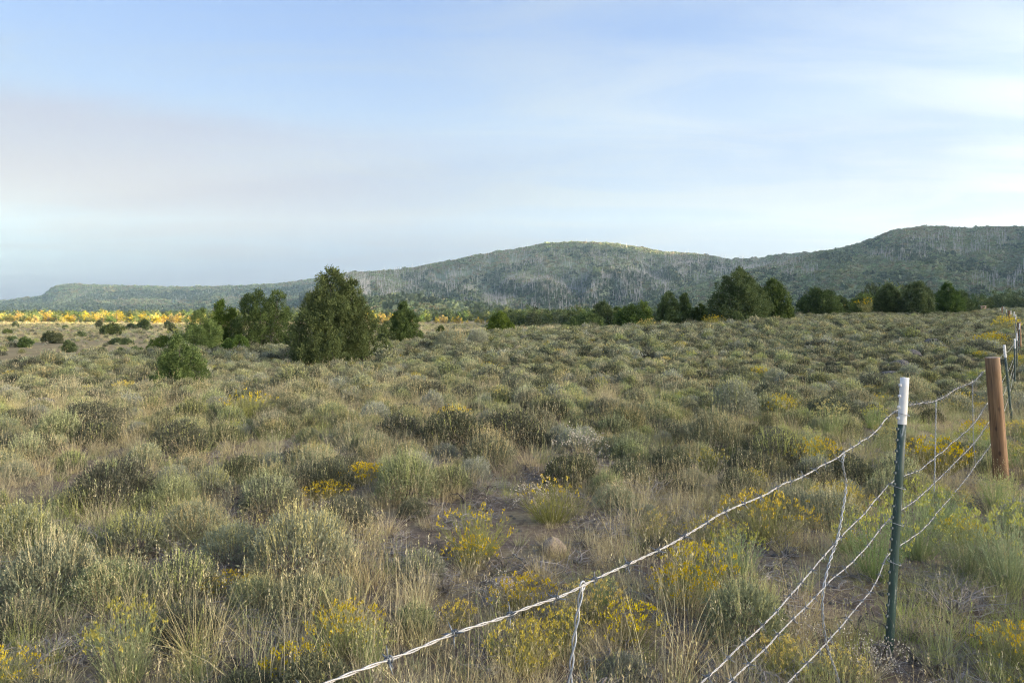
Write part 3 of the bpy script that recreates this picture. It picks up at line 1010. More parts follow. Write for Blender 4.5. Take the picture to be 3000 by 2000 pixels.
for i, (px, py, w, hf, lab) in enumerate([
        (1300, 1725, 190, .8, 'heap of bare grey twigs on dark soil at lower centre'),
        (2790, 1800, 290, 1.0, 'tangle of bare grey branches right of the steel post'),
        (1900, 1470, 200, .9, 'grey leafless shrub in the field right of centre'),
        (2370, 1730, 120, .7, 'small broken grey twigs on the bare soil between the wires'),
        (1800, 1740, 110, .6, 'dark flattened dead twigs just behind the wire loop')]):
    p = hit(px, py)
    o = link('dead_shrub', make_dead(60 + i, n=44).mesh('dead_shrub', [M['dead_twig']]), loc=(p[0], p[1], p[2] - .01))
    s = w / F * p[1] / .6
    o.scale = (s, s, s * hf)
    tag(o, lab, 'dead shrub')
    taken.append((p[0], p[1], w / F * p[1] * .35))
for i, (px, py, w, lab) in enumerate([
        (2560, 1990, 190, 'pale plant with whitish seed heads at the bottom edge beside the steel post foot'),
        (2350, 1900, 150, 'plant with tiny white seed heads between the lower wires'),
        (1480, 1760, 120, 'whitish dried plant above the top wire at lower centre'),
        (1560, 1500, 150, 'low dry plant with white seed heads behind the tan rock'),
        (1700, 1345, 150, 'straw plant with pale seed heads in the field right of centre')]):
    a_, b_ = make_pale(80 + i)
    p = hit(px, py)
    s = w / F * p[1] / .34
    place('seed_plant', (a_.mesh('seed_plant', [M['straw']]), b_.mesh('seed_heads', [M['chaff']])), ('seed_heads',), p, s, 0, lab, 'plant')
    taken.append((p[0], p[1], w / F * p[1] * .3))

# ---- rocks -----------------------------------------------------------------------------------
import bmesh


def rock_mesh(seed, flat=.7, sub=4):
    bm = bmesh.new()
    bmesh.ops.create_icosphere(bm, subdivisions=sub, radius=1)
    co = np.array([v.co[:] for v in bm.verts])
    r = np.random.default_rng(seed)
    d = unit(co)
    s = np.ones(len(co))
    for k in range(9):      # flat facets
        nrm = unit(r.normal(size=3)[None])[0]
        c = .72 + .22 * r.random()
        dd = d @ nrm
        s = np.where(dd * s > c, s * (.25 + .75 * c / np.maximum(dd * s, 1e-6)), s)
    s = s * (1 + .16 * (fbm(d[:, 0] * 3 + seed, d[:, 1] * 3 + d[:, 2] * 2, seed, 5, .6) - .5) * 2)
    co = d * s[:, None] * np.array([1, .8 + .2 * r.random(), flat])
    for v, c in zip(bm.verts, co):
        v.co = c
    me = bpy.data.meshes.new('rock')
    for f in bm.faces:
        f.smooth = True
    bm.to_mesh(me)
    bm.free()
    return me


for i, (px, py, w, flat, mt, lab) in enumerate([
        (1622, 1625, 78, .85, 'rock_tan', 'rounded tan rock standing in the yellow brush below centre'),
        (1470, 1725, 80, .55, 'rock_tan', 'flat pale rock half hidden behind the top wire at lower centre'),
        (1512, 1862, 40, 1.0, 'rock', 'small pointed grey stone just under the top wire'),
        (2315, 1628, 54, .6, 'rock', 'small grey stone on bare soil between the wires'),
        (855, 1862, 44, .6, 'rock', 'small grey stone in dry grass at the lower left of centre'),
        (2118, 1912, 44, .55, 'rock', 'pale angular stone on the bare patch below the second wire'),
        (1998, 1862, 26, .6, 'rock_tan', 'little pale stone lying on the bare patch'),
        (2060, 1940, 80, .35, 'rock', 'flat buried stone at the bottom edge of the bare patch'),
        (2670, 1044, 60, .6, 'rock', 'dark grey boulder in the right field, middle of the boulder row'),
        (2638, 1076, 62, .6, 'rock', 'dark grey boulder in the right field, nearest of the boulder row'),
        (2735, 1012, 62, .55, 'rock', 'pale lichen grey boulder in the right field, farthest of the boulder row'),
        (2612, 1098, 60, .3, 'rock', 'flat grey slab in the right field in front of the boulders'),
        (2210, 1135, 46, .6, 'rock', 'small grey rock in the middle of the right field'),
        (1352, 1158, 42, .6, 'rock', 'pale grey rock in the middle field at centre'),
        (1885, 1205, 70, .4, 'rock', 'low dark slab of rock in the field right of centre'),
        (120, 1190, 80, .6, 'rock', 'dark grey boulder among brush at the far left'),
        (990, 1065, 40, .5, 'rock', 'grey stone at the foot of the big juniper'),
        (2545, 1180, 40, .4, 'rock', 'low grey stone left of the steel post')]):
    p = hit(px, py)
    s = w / F * p[1] / 2
    o = link('rock', rock_mesh(40 + i, flat), loc=(p[0], p[1], p[2] + s * flat * (.45 if py > 1250 else .12)))
    o.data.materials.append(M[mt])
    o.scale = (s, s, s)
    o.rotation_euler = (0, 0, rng.random() * 6)
    tag(o, lab, 'rock')
    taken.append((p[0], p[1] - s * .4, s * 1.0))

# ---- the field: every other shrub -------------------------------------------------------------
FENCE_X1, FENCE_M = 1.84, .8333
taken += [(-8.6, 17.0, .8), (-8.7, 17.7, .8), (-7.9, 28.2, 1.5), (-7.9, 29.5, 1.5)]
taken += [(4.9, 6.8, .5), (5.15, 7.24, .35), (1.84, 3.2, .2), (1.78, 3.02, .3), (4.75, 6.55, .35), (8.3, 11.3, .4)]
taken = np.array(taken)


def jitter_grid(cell, y0, y1, keep):
    xs = np.arange(-.84 * y1 - 2, .84 * y1 + 2, cell)
    ys = np.arange(y0, y1, cell)
    X, Y = np.meshgrid(xs, ys)
    X = X.ravel() + (rng.random(X.size) - .5) * cell * .95
    Y = Y.ravel() + (rng.random(Y.size) - .5) * cell * .95
    k = (np.abs(X) < .80 * Y + 1.2) & (Y < crest(X, Y) + 2.5) & (Y > y0)
    X, Y = X[k], Y[k]
    k = keep(X, Y)
    return X[k], Y[k]


def clear(X, Y, pad=0.0):
    ok = np.ones(len(X), bool)
    for x, y, r_ in taken:
        ok &= (X - x) ** 2 + (Y - y) ** 2 > (r_ + pad) ** 2
    return ok


def bare(X, Y):
    """patches of open soil, mostly near the fence in front"""
    n = fbm(X * .9 + 4, Y * .9, 71, 3)
    return (n > .60 - .05 * sstep(0, 3, X - .2) * (Y < 6)) & (X - FENCE_X1 - FENCE_M * (Y - 3.28) < -.1)


sx, sy = jitter_grid(.365, 2.6, 112, lambda X, Y: rng.random(len(X)) < np.where(Y < 6, .62, .84))
k = clear(sx, sy, .12) & ~(bare(sx, sy) & (rng.random(len(sx)) < .85))
sx, sy = sx[k], sy[k]
n = len(sx)
sz = GZ(sx, sy)
rel = sx - (FENCE_X1 + FENCE_M * (sy - 3.28))      # >0: beyond the fence, on the road side
pn = fbm(sx * .22, sy * .22, 31, 3)
p_yel = np.clip(.022 + .47 * sstep(6.5, 3.5, sy) * sstep(-2.5, .5, sx + .5) + .25 * sstep(-3, 0, rel), 0, .75)
p_grn = .014 + .30 * sstep(-1.2, .6, rel) + .012 * (pn < .4)
u = rng.random(n)
kind = np.where(u < p_yel, 1, np.where(u < p_yel + p_grn, 2, 0))
size = np.exp(rng.normal(size=n) * .28) * np.where(kind == 0, .60, np.where(kind == 2, .60, .70))
size *= np.where(sy < 5, .85, 1.0)
order = np.argsort(np.hypot(sx, sy))
sub = np.where(kind == 0, np.searchsorted([.27, .62, .90], rng.random(n)), np.where(kind == 1, (rng.random(n) < .4) * 1, 0))
SK = list(SAGE_TYPES)
RK = ['yellow', 'dull', 'green']
var = rng.integers(0, 3, n)
rot = rng.random(n) * 6.283
SAGE_LAB = {'plain': 'low dark grey green sagebrush mound among dry grass', 'green': 'sagebrush with upright yellow green stalks among dry grass',
            'tan': 'sagebrush with tan flower stalks among dry grass', 'silver': 'silvery grey sagebrush among dry grass'}
RB_LAB = {'yellow': 'low rabbitbrush with many small yellow flowers', 'dull': 'olive rabbitbrush with few yellow flowers', 'green': 'upright pale green rabbitbrush with yellowish tips'}
MARKS = [('the nearest steel post', 2625, 1800), ('the nearest wooden post', 2930, 1400), ('the loop of the nearest wire stay', 1703, 1720), ('the tan rock', 1622, 1600),
         ('the small front juniper', 525, 1120), ('the largest juniper', 975, 1050), ('the heap of grey twigs', 1300, 1710), ('the long bent wire stay', 2440, 1600),
         ('the boulder row', 2670, 1040), ('the grey leafless shrub', 1900, 1440), ('the bare grey branch tangle', 2790, 1780), ('the big tan dome sagebrush', 880, 1620),
         ('the broad dark sagebrush pair', 1410, 1290), ('the straw crowned sagebrush', 2095, 1300), ('the corner sagebrush at lower left', 150, 1700), ('the broad yellow mound', 2245, 1560),
         ('the pale rock at field centre', 1352, 1158), ('the dark slab right of centre', 1885, 1205), ('the far left boulder', 120, 1190), ('the rust brown bush', 950, 1192),
         ('the bottom left green rabbitbrush', 375, 1950), ('the small stone in dry grass', 855, 1855), ('the tallest right juniper', 2160, 950), ('the cone shaped juniper', 1182, 1005),
         ('the wide dark juniper', 770, 1024), ('the far left olive bush', 125, 1130)]
RANK = ['', 'second ', 'third ', 'fourth ', 'fifth ', 'sixth ', 'seventh ', 'eighth ', 'ninth ', 'tenth ', 'eleventh ', 'twelfth ', 'thirteenth ', 'fourteenth ', 'fifteenth ', 'sixteenth ', 'seventeenth ', 'eighteenth ', 'nineteenth ', 'twentieth ']
SHORT = {'plain': 'low dark grey green sagebrush', 'green': 'green stalked sagebrush', 'tan': 'tan stalked sagebrush', 'silver': 'silvery grey sagebrush',
         'yellow': 'yellow flowered rabbitbrush', 'dull': 'olive rabbitbrush', 'greenrb': 'pale green rabbitbrush'}
singles = []     # (object, type, column, row) of the shrubs to be told apart


def side_of(dx_, dy_):
    return np.where(np.abs(dx_) > np.abs(dy_) * 1.2, np.where(dx_ > 0, 'right of', 'left of'), np.where(dy_ < 0, 'behind', 'in front of'))


left = {0: 268, 1: 200, 2: 60}
infront = (np.abs(sx) < .77 * sy)
st = {'sage': [], 'rb': []}
for i in order:
    kd = kind[i]
    s = float(size[i])
    if kd == 0:
        ty = SK[sub[i]]
        v = int(var[i])
        if left[0] > 0 and infront[i]:
            left[0] -= 1
            if sy[i] < 9:
                o = place('sagebrush', SAGE_PARTS[ty, v], ('flower_stalks', 'woody_stems'), (sx[i], sy[i], sz[i]), s, rot[i], SAGE_LAB[ty], 'sagebrush', 'sagebrush across the near field, ' + ty)
            else:
                o = place('sagebrush', (SAGE_MESH[ty, v],), (), (sx[i], sy[i], sz[i]), s, rot[i], SAGE_LAB[ty], 'sagebrush', 'sagebrush across the near field, ' + ty)
            singles.append((o, ty, CX + F * sx[i] / sy[i], HY + (EYE - sz[i]) / sy[i] * F))
        else:
            st['sage'].append((i, sub[i] * 3 + v + (24 if sy[i] > 26 else 12 if sy[i] > 12 else 0)))
    else:
        ty = 'green' if kd == 2 else RK[sub[i]]
        v = int(var[i])
        if left[kd] > 0 and infront[i]:
            left[kd] -= 1
            if sy[i] < 8:
                o = place('rabbitbrush', RB_PARTS[ty, v], ('flower_heads',), (sx[i], sy[i], sz[i]), s, rot[i], RB_LAB[ty], 'rabbitbrush', 'rabbitbrush across the near field, ' + ty)
            else:
                o = place('rabbitbrush', (RB_MESH[ty, v],), (), (sx[i], sy[i], sz[i]), s, rot[i], RB_LAB[ty], 'rabbitbrush', 'rabbitbrush across the near field, ' + ty)
            singles.append((o, 'greenrb' if kd == 2 else ty, CX + F * sx[i] / sy[i], HY + (EYE - sz[i]) / sy[i] * F))
        else:
            st['rb'].append((i, RK.index(ty) * 3 + v + (9 if sy[i] > 14 else 0)))
sp_ = np.array([(a[2], a[3]) for a in singles])
sty = np.array([a[1] for a in singles])
mk = np.array([(a[1], a[2]) for a in MARKS], float)
for j_, (o, ty, px, py) in enumerate(singles):
    m_ = int(np.argmin((mk[:, 0] - px) ** 2 + ((mk[:, 1] - py) * 1.6) ** 2))
    dx_, dy_ = sp_[:, 0] - mk[m_, 0], sp_[:, 1] - mk[m_, 1]
    rel_ = side_of(dx_, dy_)
    same = (sty == ty) & (rel_ == rel_[j_])
    dist = dx_ ** 2 + dy_ ** 2
    rk = int((dist[same] < dist[j_]).sum())
    if rk < len(RANK):
        o['label'] = '%s, %snearest %s %s' % (SHORT[ty], RANK[rk], rel_[j_], MARKS[m_][0])
for nm, key, meshes, lab in (
        ('sagebrush_cover', 'sage', [SAGE_MESH[t_, v] for t_ in SK for v in range(3)] + [SAGE_MID[t_, v] for t_ in SK for v in range(3)] + [SAGE_FAR[t_, v] for t_ in SK for v in range(3)], 'sagebrush covering the rest of the field'),
        ('rabbitbrush_cover', 'rb', [RB_MESH[t_, v] for t_ in RK for v in range(3)] + [RB_FAR[t_, v] for t_ in RK for v in range(3)], 'rabbitbrush scattered over the rest of the field')):
    ix = np.array([a for a, b in st[key]])
    ki = np.array([b for a, b in st[key]])
    o = scatter(nm, np.stack([sx[ix], sy[ix], sz[ix] - .015], 1), rot[ix], size[ix], ki, meshes)
    tag(o, lab, 'shrubs', None, 'stuff')

# grass
parts_ = []
for y0, y1, cell in ((2.2, 7, .135), (7, 16, .25), (16, 112, .43)):
    X, Y = jitter_grid(cell, y0, y1, lambda X, Y: (Y >= y0) & (Y < y1) & (fbm(X * .55, Y * .55, 91, 3) + rng.random(len(X)) * .40 > .47))
    if y0 < 7:
        k = ~(bare(X, Y) & (rng.random(len(X)) < .72))
        X, Y = X[k], Y[k]
    parts_.append((X, Y, np.full(len(X), y0)))
X, Y, B = (np.concatenate([p[i] for p in parts_]) for i in range(3))
k = ((X - 1.80) ** 2 + (Y - 3.10) ** 2 > .16 ** 2) & ((X - 5.05) ** 2 + (Y - 7.05) ** 2 > .25 ** 2)   # trodden soil at the feet of the posts
X, Y, B = X[k], Y[k], B[k]
n = len(X)
gn = fbm(X * .3, Y * .3, 55, 3)
u = rng.random(n)
isg = u < np.clip((gn - .28) * 1.7, .12, .75)
ix = np.where(B < 7, np.where(isg, rng.integers(5, 8, n), np.where(rng.random(n) < .12, rng.integers(8, 10, n), np.where(rng.random(n) < .25, rng.integers(10, 12, n), rng.integers(0, 5, n)))),
              np.where(B < 16, np.where(isg, rng.integers(5, 8, n), np.where(rng.random(n) < .1, rng.integers(8, 10, n), rng.integers(0, 5, n))),
                       np.where(isg, rng.integers(N_NEAR_GRASS + 3, N_NEAR_GRASS + 5, n), rng.integers(N_NEAR_GRASS, N_NEAR_GRASS + 3, n))))
o = scatter('grass', np.stack([X, Y, GZ(X, Y) - .005], 1), rng.random(n) * 6.283, np.exp(rng.normal(size=n) * .25) * np.where(B < 7, .78, .95), ix, GRASS)
tag(o, 'dry straw coloured grass between the shrubs', 'grass', None, 'stuff')

# pebbles and bits of dead wood on the soil
NP = 4200
X = (rng.random(NP) - .45) * 10
Y = 2.4 + 7 * rng.random(NP) ** 1.4
peb = []
for v in range(4):
    me = rock_mesh(20 + v, .6, 2)
    me.materials.append(M['rock' if v % 2 else 'rock_tan'])
    peb.append(me)
o = scatter('pebbles', np.stack([X, Y, GZ(X, Y)], 1), rng.random(NP) * 6.28, .004 + .026 * rng.random(NP) ** 5, rng.integers(0, 4, NP), peb)
tag(o, 'small stones strewn on the bare soil', 'pebbles', None, 'stuff')

n = 1500
X = (rng.random(n) - .45) * 9
Y = 2.5 + 6 * rng.random(n) ** 1.3
tw = [make_dead(30 + v, Rr=.22, Hh=.035, n=9).mesh('twigs', [M['dead_twig']]) for v in range(3)] + [make_dead(35, Rr=.16, Hh=.05, n=7).mesh('twigs', [M['twig']])]
o = scatter('twig_litter', np.stack([X, Y, GZ(X, Y) + .004], 1), rng.random(n) * 6.28, .4 + .7 * rng.random(n), rng.integers(0, 4, n), tw)
tag(o, 'dead twigs littering the soil between the plants', 'twigs', None, 'stuff')

# ------------------------------------------------------------------ junipers
def make_crown(seed, lobes, leaf, n_spray, g=None, tone=0.0, k=5):
    """foliage of a juniper: sprays spread through egg shaped lobes (x, y, z0, z1, radius)"""
    r = np.random.default_rng(seed)
    g = g or Geo()
    vol = np.array([l[4] * (l[3] - l[2]) for l in lobes])
    cnt = np.maximum((n_spray * vol / vol.sum()).astype(int), 10)
    for li, ((x, y, z0, z1, R0), n) in enumerate(zip(lobes, cnt)):
        # branch ends: each a small upright tuft of sprays
        per = 26 if n > 150 else 12
        m = max(6, n // per)
        h = (np.arange(m) + r.random(m)) / m
        h = h ** 1.1
        th = r.random(m) * 2 * np.pi
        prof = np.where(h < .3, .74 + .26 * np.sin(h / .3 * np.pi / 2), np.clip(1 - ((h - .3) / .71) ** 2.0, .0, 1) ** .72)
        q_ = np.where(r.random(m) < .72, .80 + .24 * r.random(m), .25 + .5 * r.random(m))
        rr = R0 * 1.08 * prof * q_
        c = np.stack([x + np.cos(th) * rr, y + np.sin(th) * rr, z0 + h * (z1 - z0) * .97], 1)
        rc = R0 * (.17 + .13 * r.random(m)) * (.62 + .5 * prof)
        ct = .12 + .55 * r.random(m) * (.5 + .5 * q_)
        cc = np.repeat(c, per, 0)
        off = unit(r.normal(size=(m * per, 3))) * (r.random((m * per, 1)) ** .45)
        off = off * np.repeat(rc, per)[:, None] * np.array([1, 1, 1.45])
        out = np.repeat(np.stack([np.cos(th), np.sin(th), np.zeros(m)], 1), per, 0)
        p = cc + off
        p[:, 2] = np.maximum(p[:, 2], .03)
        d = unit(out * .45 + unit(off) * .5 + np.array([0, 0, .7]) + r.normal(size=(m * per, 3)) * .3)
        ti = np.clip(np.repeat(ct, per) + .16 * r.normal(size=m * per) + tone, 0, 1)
        pp = np.repeat(p, k, 0) + r.normal(size=(m * per * k, 3)) * leaf * .40
        dd = np.repeat(d, k, 0) + r.normal(size=(m * per * k, 3)) * .45
        nn_ = m * per * k
        g_leaves(g, pp, dd, leaf * (.7 + .7 * r.random(nn_)), leaf * .32 * (.7 + .6 * r.random(nn_)), np.repeat(ti, k), r=r)
    return g


def make_trunk(seed, lobes, h, w, mat_r=1.0):
    r = np.random.default_rng(seed)
    g = Geo()
    for (x, y, z0, z1, R0) in lobes:
        b = np.array([x * .25, y * .25, -.15])
        e = np.array([x, y, z0 + (z1 - z0) * .82])
        ts = np.linspace(0, 1, 8)[:, None]
        mid = (b + e) / 2 + np.array([x * .3, y * .3, -.1 * h]) + r.normal(size=3) * .06 * w
        pts = (1 - ts) ** 2 * b + 2 * ts * (1 - ts) * mid + ts ** 2 * e
        g_tube(g, pts, np.linspace(.045 * w + .02, .008, 8) * mat_r, 6)
        for j in range(9):
            t = .15 + .7 * r.random()
            p0 = pts[int(t * 7)]
            a = r.random() * 6.28
            ln = R0 * (.5 + .4 * r.random()) * (1.1 - t)
            p1 = p0 + np.array([math.cos(a) * ln, math.sin(a) * ln, ln * (.35 + .4 * r.random())])
            g_tube(g, np.stack([p0, (p0 + p1) / 2 - np.array([0, 0, .05 * ln]), p1]), [.016 * w + .006, .010 * w + .004, .004], 4)
    return g


def juniper(label, px, pybase, pytop, w, depth, lobes=None, seed=0, tone=0.0, n=2600, name='juniper', mat='juniper', cat='juniper tree', group=None):
    """lobes in fractions: (x of half width, depth of half width, z0, z1, radius of half width)"""
    x = (px - CX) / F * depth
    zb = float(GZ(x, depth))
    h = EYE - (pytop - HY) / F * depth - zb
    hw = w / 2 / F * depth
    r = np.random.default_rng(seed + 77)
    if lobes is None:
        lobes = [(0, 0, 0, 1, .78)]
        for j in range(4):
            a = j * 1.57 + r.random()
            lobes.append((.42 * math.cos(a), .42 * math.sin(a), 0, .55 + .3 * r.random(), .52 + .1 * r.random()))
    L_ = [(lx * hw, ly * hw, z0 * h, z1 * h, lr * hw) for lx, ly, z0, z1, lr in lobes]
    leaf = max(.092 * (h / 3) ** .5, depth / 683 * 1.7)
    n = int(n * 1.9)
    leaf = min(leaf, .40)
    root = link(name, None, loc=(x, depth, zb))
    tag(root, label, cat, group)
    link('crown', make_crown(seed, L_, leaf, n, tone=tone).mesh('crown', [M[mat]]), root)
    link('trunk', make_trunk(seed, L_[:3], h, hw).mesh('trunk', [M['bark']], True), root)
    return root


BIG = [(-.05, 0, 0, .99, .60), (.42, .1, .05, .88, .36), (-.58, .1, 0.02, .62, .44), (.66, 0, .02, .68, .40), (-.30, -.35, 0, .74, .46), (.15, -.4, 0, .70, .52), (.1, .45, 0, .8, .5), (.95, .5, .05, .45, .26), (-.2, .1, .45, .90, .28)]
juniper('small bushy juniper standing in front of the others, lower left', 525, 1137, 985, 165, 18, [(0, 0, 0, 1, .62), (-.35, 0, 0, .68, .5), (.4, .1, 0, .72, .48), (.05, -.4, 0, .55, .5)], 1, .12, 2200)
juniper('largest juniper of the left group, broad with two spires', 975, 1064, 782, 250, 30, BIG, 2, .06, 7500)
juniper('wide dark juniper with ragged round top left of the largest juniper', 770, 1026, 845, 190, 38, [(-.1, 0, 0, .95, .62), (.45, 0, 0, .98, .46), (-.5, .1, 0, .90, .42), (0, -.4, 0, .7, .5), (.7, .2, .1, .7, .35)], 3, -.12, 4200)
juniper('tall narrow juniper behind the pale green one in the left group', 655, 1030, 880, 110, 39, [(-.1, 0, 0, 1, .7), (.4, 0, 0, .85, .5), (-.4, .2, 0, .7, .5)], 4, .04, 2400)
juniper('yellowish green juniper at the left end of the left group', 592, 1034, 905, 135, 35, [(-.05, 0, 0, 1, .55), (.35, 0, 0, .72, .5), (-.4, 0, 0, .62, .5), (0, -.4, 0, .6, .6)], 5, .22, 2600)
juniper('low juniper bush behind the small front juniper', 490, 1036, 985, 110, 36, [(-.3, 0, 0, .9, .6), (.4, 0, 0, 1, .6)], 6, .12, 1500)
juniper('low juniper shoots right of the yellowish green juniper', 690, 1030, 985, 80, 34, [(-.4, 0, 0, .8, .5), (.3, 0, 0, 1, .5)], 7, .1, 1000)
juniper('dark cone shaped juniper alone right of the largest juniper', 1182, 1008, 884, 106, 41, [(.0, 0, 0, 1, .60), (.45, 0, 0, .72, .46), (-.3, 0, .1, .75, .42), (0, -.4, 0, .6, .5)], 8, -.05, 2600)
juniper('small dark juniper sapling at the left foot of the cone shaped juniper', 1132, 1012, 945, 50, 40, [(0, 0, 0, 1, .8), (-.4, 0, 0, .6, .5)], 9, -.05, 900)
juniper('light green pyramid juniper standing alone on the rise at centre', 1464, 986, 917, 90, 52, [(0, 0, 0, 1, .62), (.4, 0, 0, .62, .52), (-.4, 0, 0, .62, .52)], 10, .25, 2200)
juniper('tiny dark juniper left of the lone pyramid juniper', 1291, 996, 957, 26, 50, [(0, 0, 0, 1, .8)], 11, -.1, 500)
juniper('low sprawling juniper at the left end of the right group', 1705, 974, 922, 130, 58, [(-.3, 0, 0, .75, .55), (.35, 0, 0, 1, .6)], 12, 0, 1500)
juniper('round topped dark juniper second from the left in the right group', 1764, 973, 886, 76, 62, [(0, 0, 0, 1, .85), (.4, 0, 0, .8, .5), (-.4, 0, 0, .75, .5)], 13, 0, 2000)
juniper('dome shaped juniper in front of two taller ones in the right group', 1848, 972, 897, 108, 59, [(0, 0, 0, 1, .6), (.4, 0, 0, .78, .5), (-.4, 0, 0, .72, .55), (0, -.4, 0, .7, .5)], 14, .06, 2400)
juniper('pale juniper top behind the dome shaped juniper', 1885, 970, 884, 60, 66, None, 15, .08, 1300)
juniper('slender juniper partly hidden between the two front ones', 1808, 972, 900, 50, 64, None, 16, .05, 900)
juniper('pointed juniper with a slim neighbour in the right group', 1958, 966, 857, 80, 59, [(.05, 0, 0, 1, .66), (-.4, 0, 0, .66, .5), (.4, 0, 0, .75, .45)], 17, 0, 2200)
juniper('slim open juniper with visible stem right of the pointed one', 2005, 965, 861, 42, 60, [(0, 0, .1, 1, .75), (.3, 0, .2, .7, .6)], 18, 0, 1200)
juniper('low dark juniper between the slim one and the tallest right juniper', 2052, 958, 893, 56, 60, None, 19, -.05, 1200)
juniper('tallest juniper of the right group, broad with a pointed crown', 2160, 952, 785, 185, 57, [(.05, 0, 0, 1, .52), (-.4, 0, 0, .84, .44), (.45, .1, 0, .80, .46), (0, -.4, 0, .72, .55), (-.62, 0, 0, .52, .36), (.72, 0, 0, .62, .34), (.2, .1, .4, .93, .34)], 20, 0, 5200)
juniper('domed juniper close on the right of the tallest right juniper', 2268, 947, 817, 108, 60, [(-.1, 0, 0, 1, .6), (.3, 0, 0, .86, .55), (-.5, 0, 0, .75, .4), (.1, -.4, 0, .75, .55), (.7, 0, 0, .4, .36)], 21, -.02, 3200)
juniper('broad round juniper standing apart in the middle of the right hand row', 2398, 928, 847, 126, 76, [(-.1, 0, 0, 1, .62), (.4, 0, 0, .92, .5), (-.55, 0, 0, .66, .46), (.1, -.4, 0, .8, .55), (.75, 0, 0, .5, .3)], 22, .04, 3000)
juniper('short dark juniper right of the broad round one', 2465, 924, 868, 46, 80, None, 23, -.05, 1200)
juniper('pale olive juniper low behind the right hand row', 2528, 920, 864, 95, 92, [(0, 0, 0, 1, .6), (-.5, 0, 0, .8, .5), (.5, 0, 0, .9, .5)], 24, .12, 1500)
juniper('olive juniper with square shoulders, right hand row', 2603, 922, 835, 90, 80, [(0, 0, 0, 1, .6), (.45, 0, 0, .72, .5), (-.4, 0, 0, .8, .5), (0, -.4, 0, .7, .5)], 25, .02, 2400)
juniper('tall dark juniper with broad crown, right hand row', 2688, 927, 827, 108, 78, [(-.15, 0, 0, .96, .62), (.1, 0, 0, 1, .5), (.5, 0, 0, .8, .48), (-.1, -.4, 0, .75, .6)], 26, -.06, 3000)
juniper('dark juniper with two points at the right end of the row', 2778, 924, 831, 82, 82, [(-.1, 0, 0, 1, .55), (-.5, 0, 0, .75, .5), (.5, 0, 0, .72, .5), (0, -.4, 0, .6, .6)], 27, -.03, 2200)
juniper('small pointed juniper tapering off the right end of the row', 2824, 922, 855, 54, 84, [(-.2, 0, 0, 1, .5), (.35, 0, 0, .6, .6)], 28, -.05, 1300)

# bushes in the valley on the left
for i, (px, pb, pt_, w, lab) in enumerate([
        (46, 959, 945, 12, 'tiny upright juniper alone in the straw meadow'),
        (22, 977, 970, 12, 'speck of a bush at the left edge of the meadow'),
        (36, 1000, 990, 24, 'small flat bush low at the left edge of the valley'),
        (76, 1017, 991, 40, 'rounded bush with two tops at the left of the valley'),
        (156, 1006, 974, 62, 'largest sprawling juniper bush in the left valley'),
        (203, 1032, 1000, 38, 'round ball shaped juniper bush in the valley'),
        (335, 980, 952, 78, 'long low clump of junipers in the middle of the valley'),
        (358, 1042, 1022, 32, 'small dark bush just behind the field edge'),
        (402, 1038, 1018, 34, 'pale green bush just behind the field edge'),
        (425, 967, 938, 44, 'double topped juniper bush right of the long clump'),
        (291, 962, 938, 16, 'slim bush in front of the golden trees'),
        (494, 962, 943, 30, 'dark bush near the left junipers'),
        (506, 978, 957, 22, 'small olive bush below the dark one near the left junipers'),
        (300, 1033, 1023, 16, 'tiny round bush alone between the ball shaped bush and the field'),
        (355, 1008, 996, 70, 'low wide grey green thicket in the valley'),
        (235, 986, 976, 26, 'low olive bush left of the long juniper clump'),
        (385, 966, 951, 30, 'small brownish bush beside the double topped one'),
        (192, 961, 957, 10, 'dot of a bush in the meadow under the golden trees'),
]):
    # stand each on the valley floor where its foot shows
    dd = np.linspace(60, 290, 400)
    zz = GZ((px - CX) / F * dd, dd)
    row = HY + (EYE - zz) / dd * F
    d = float(dd[np.argmin(np.abs(row - pb))])
    juniper(lab, px, pb, pt_, w, d, [(-.3, 0, 0, .9, .55), (.35, 0, 0, .8, .55), (.05, -.3, 0, 1, .6)] if w > 14 else [(0, 0, 0, 1, .9)],
            200 + i, .05, 260 if w < 30 else 520, name='juniper_bush', mat='juniper_far', cat='juniper bush')

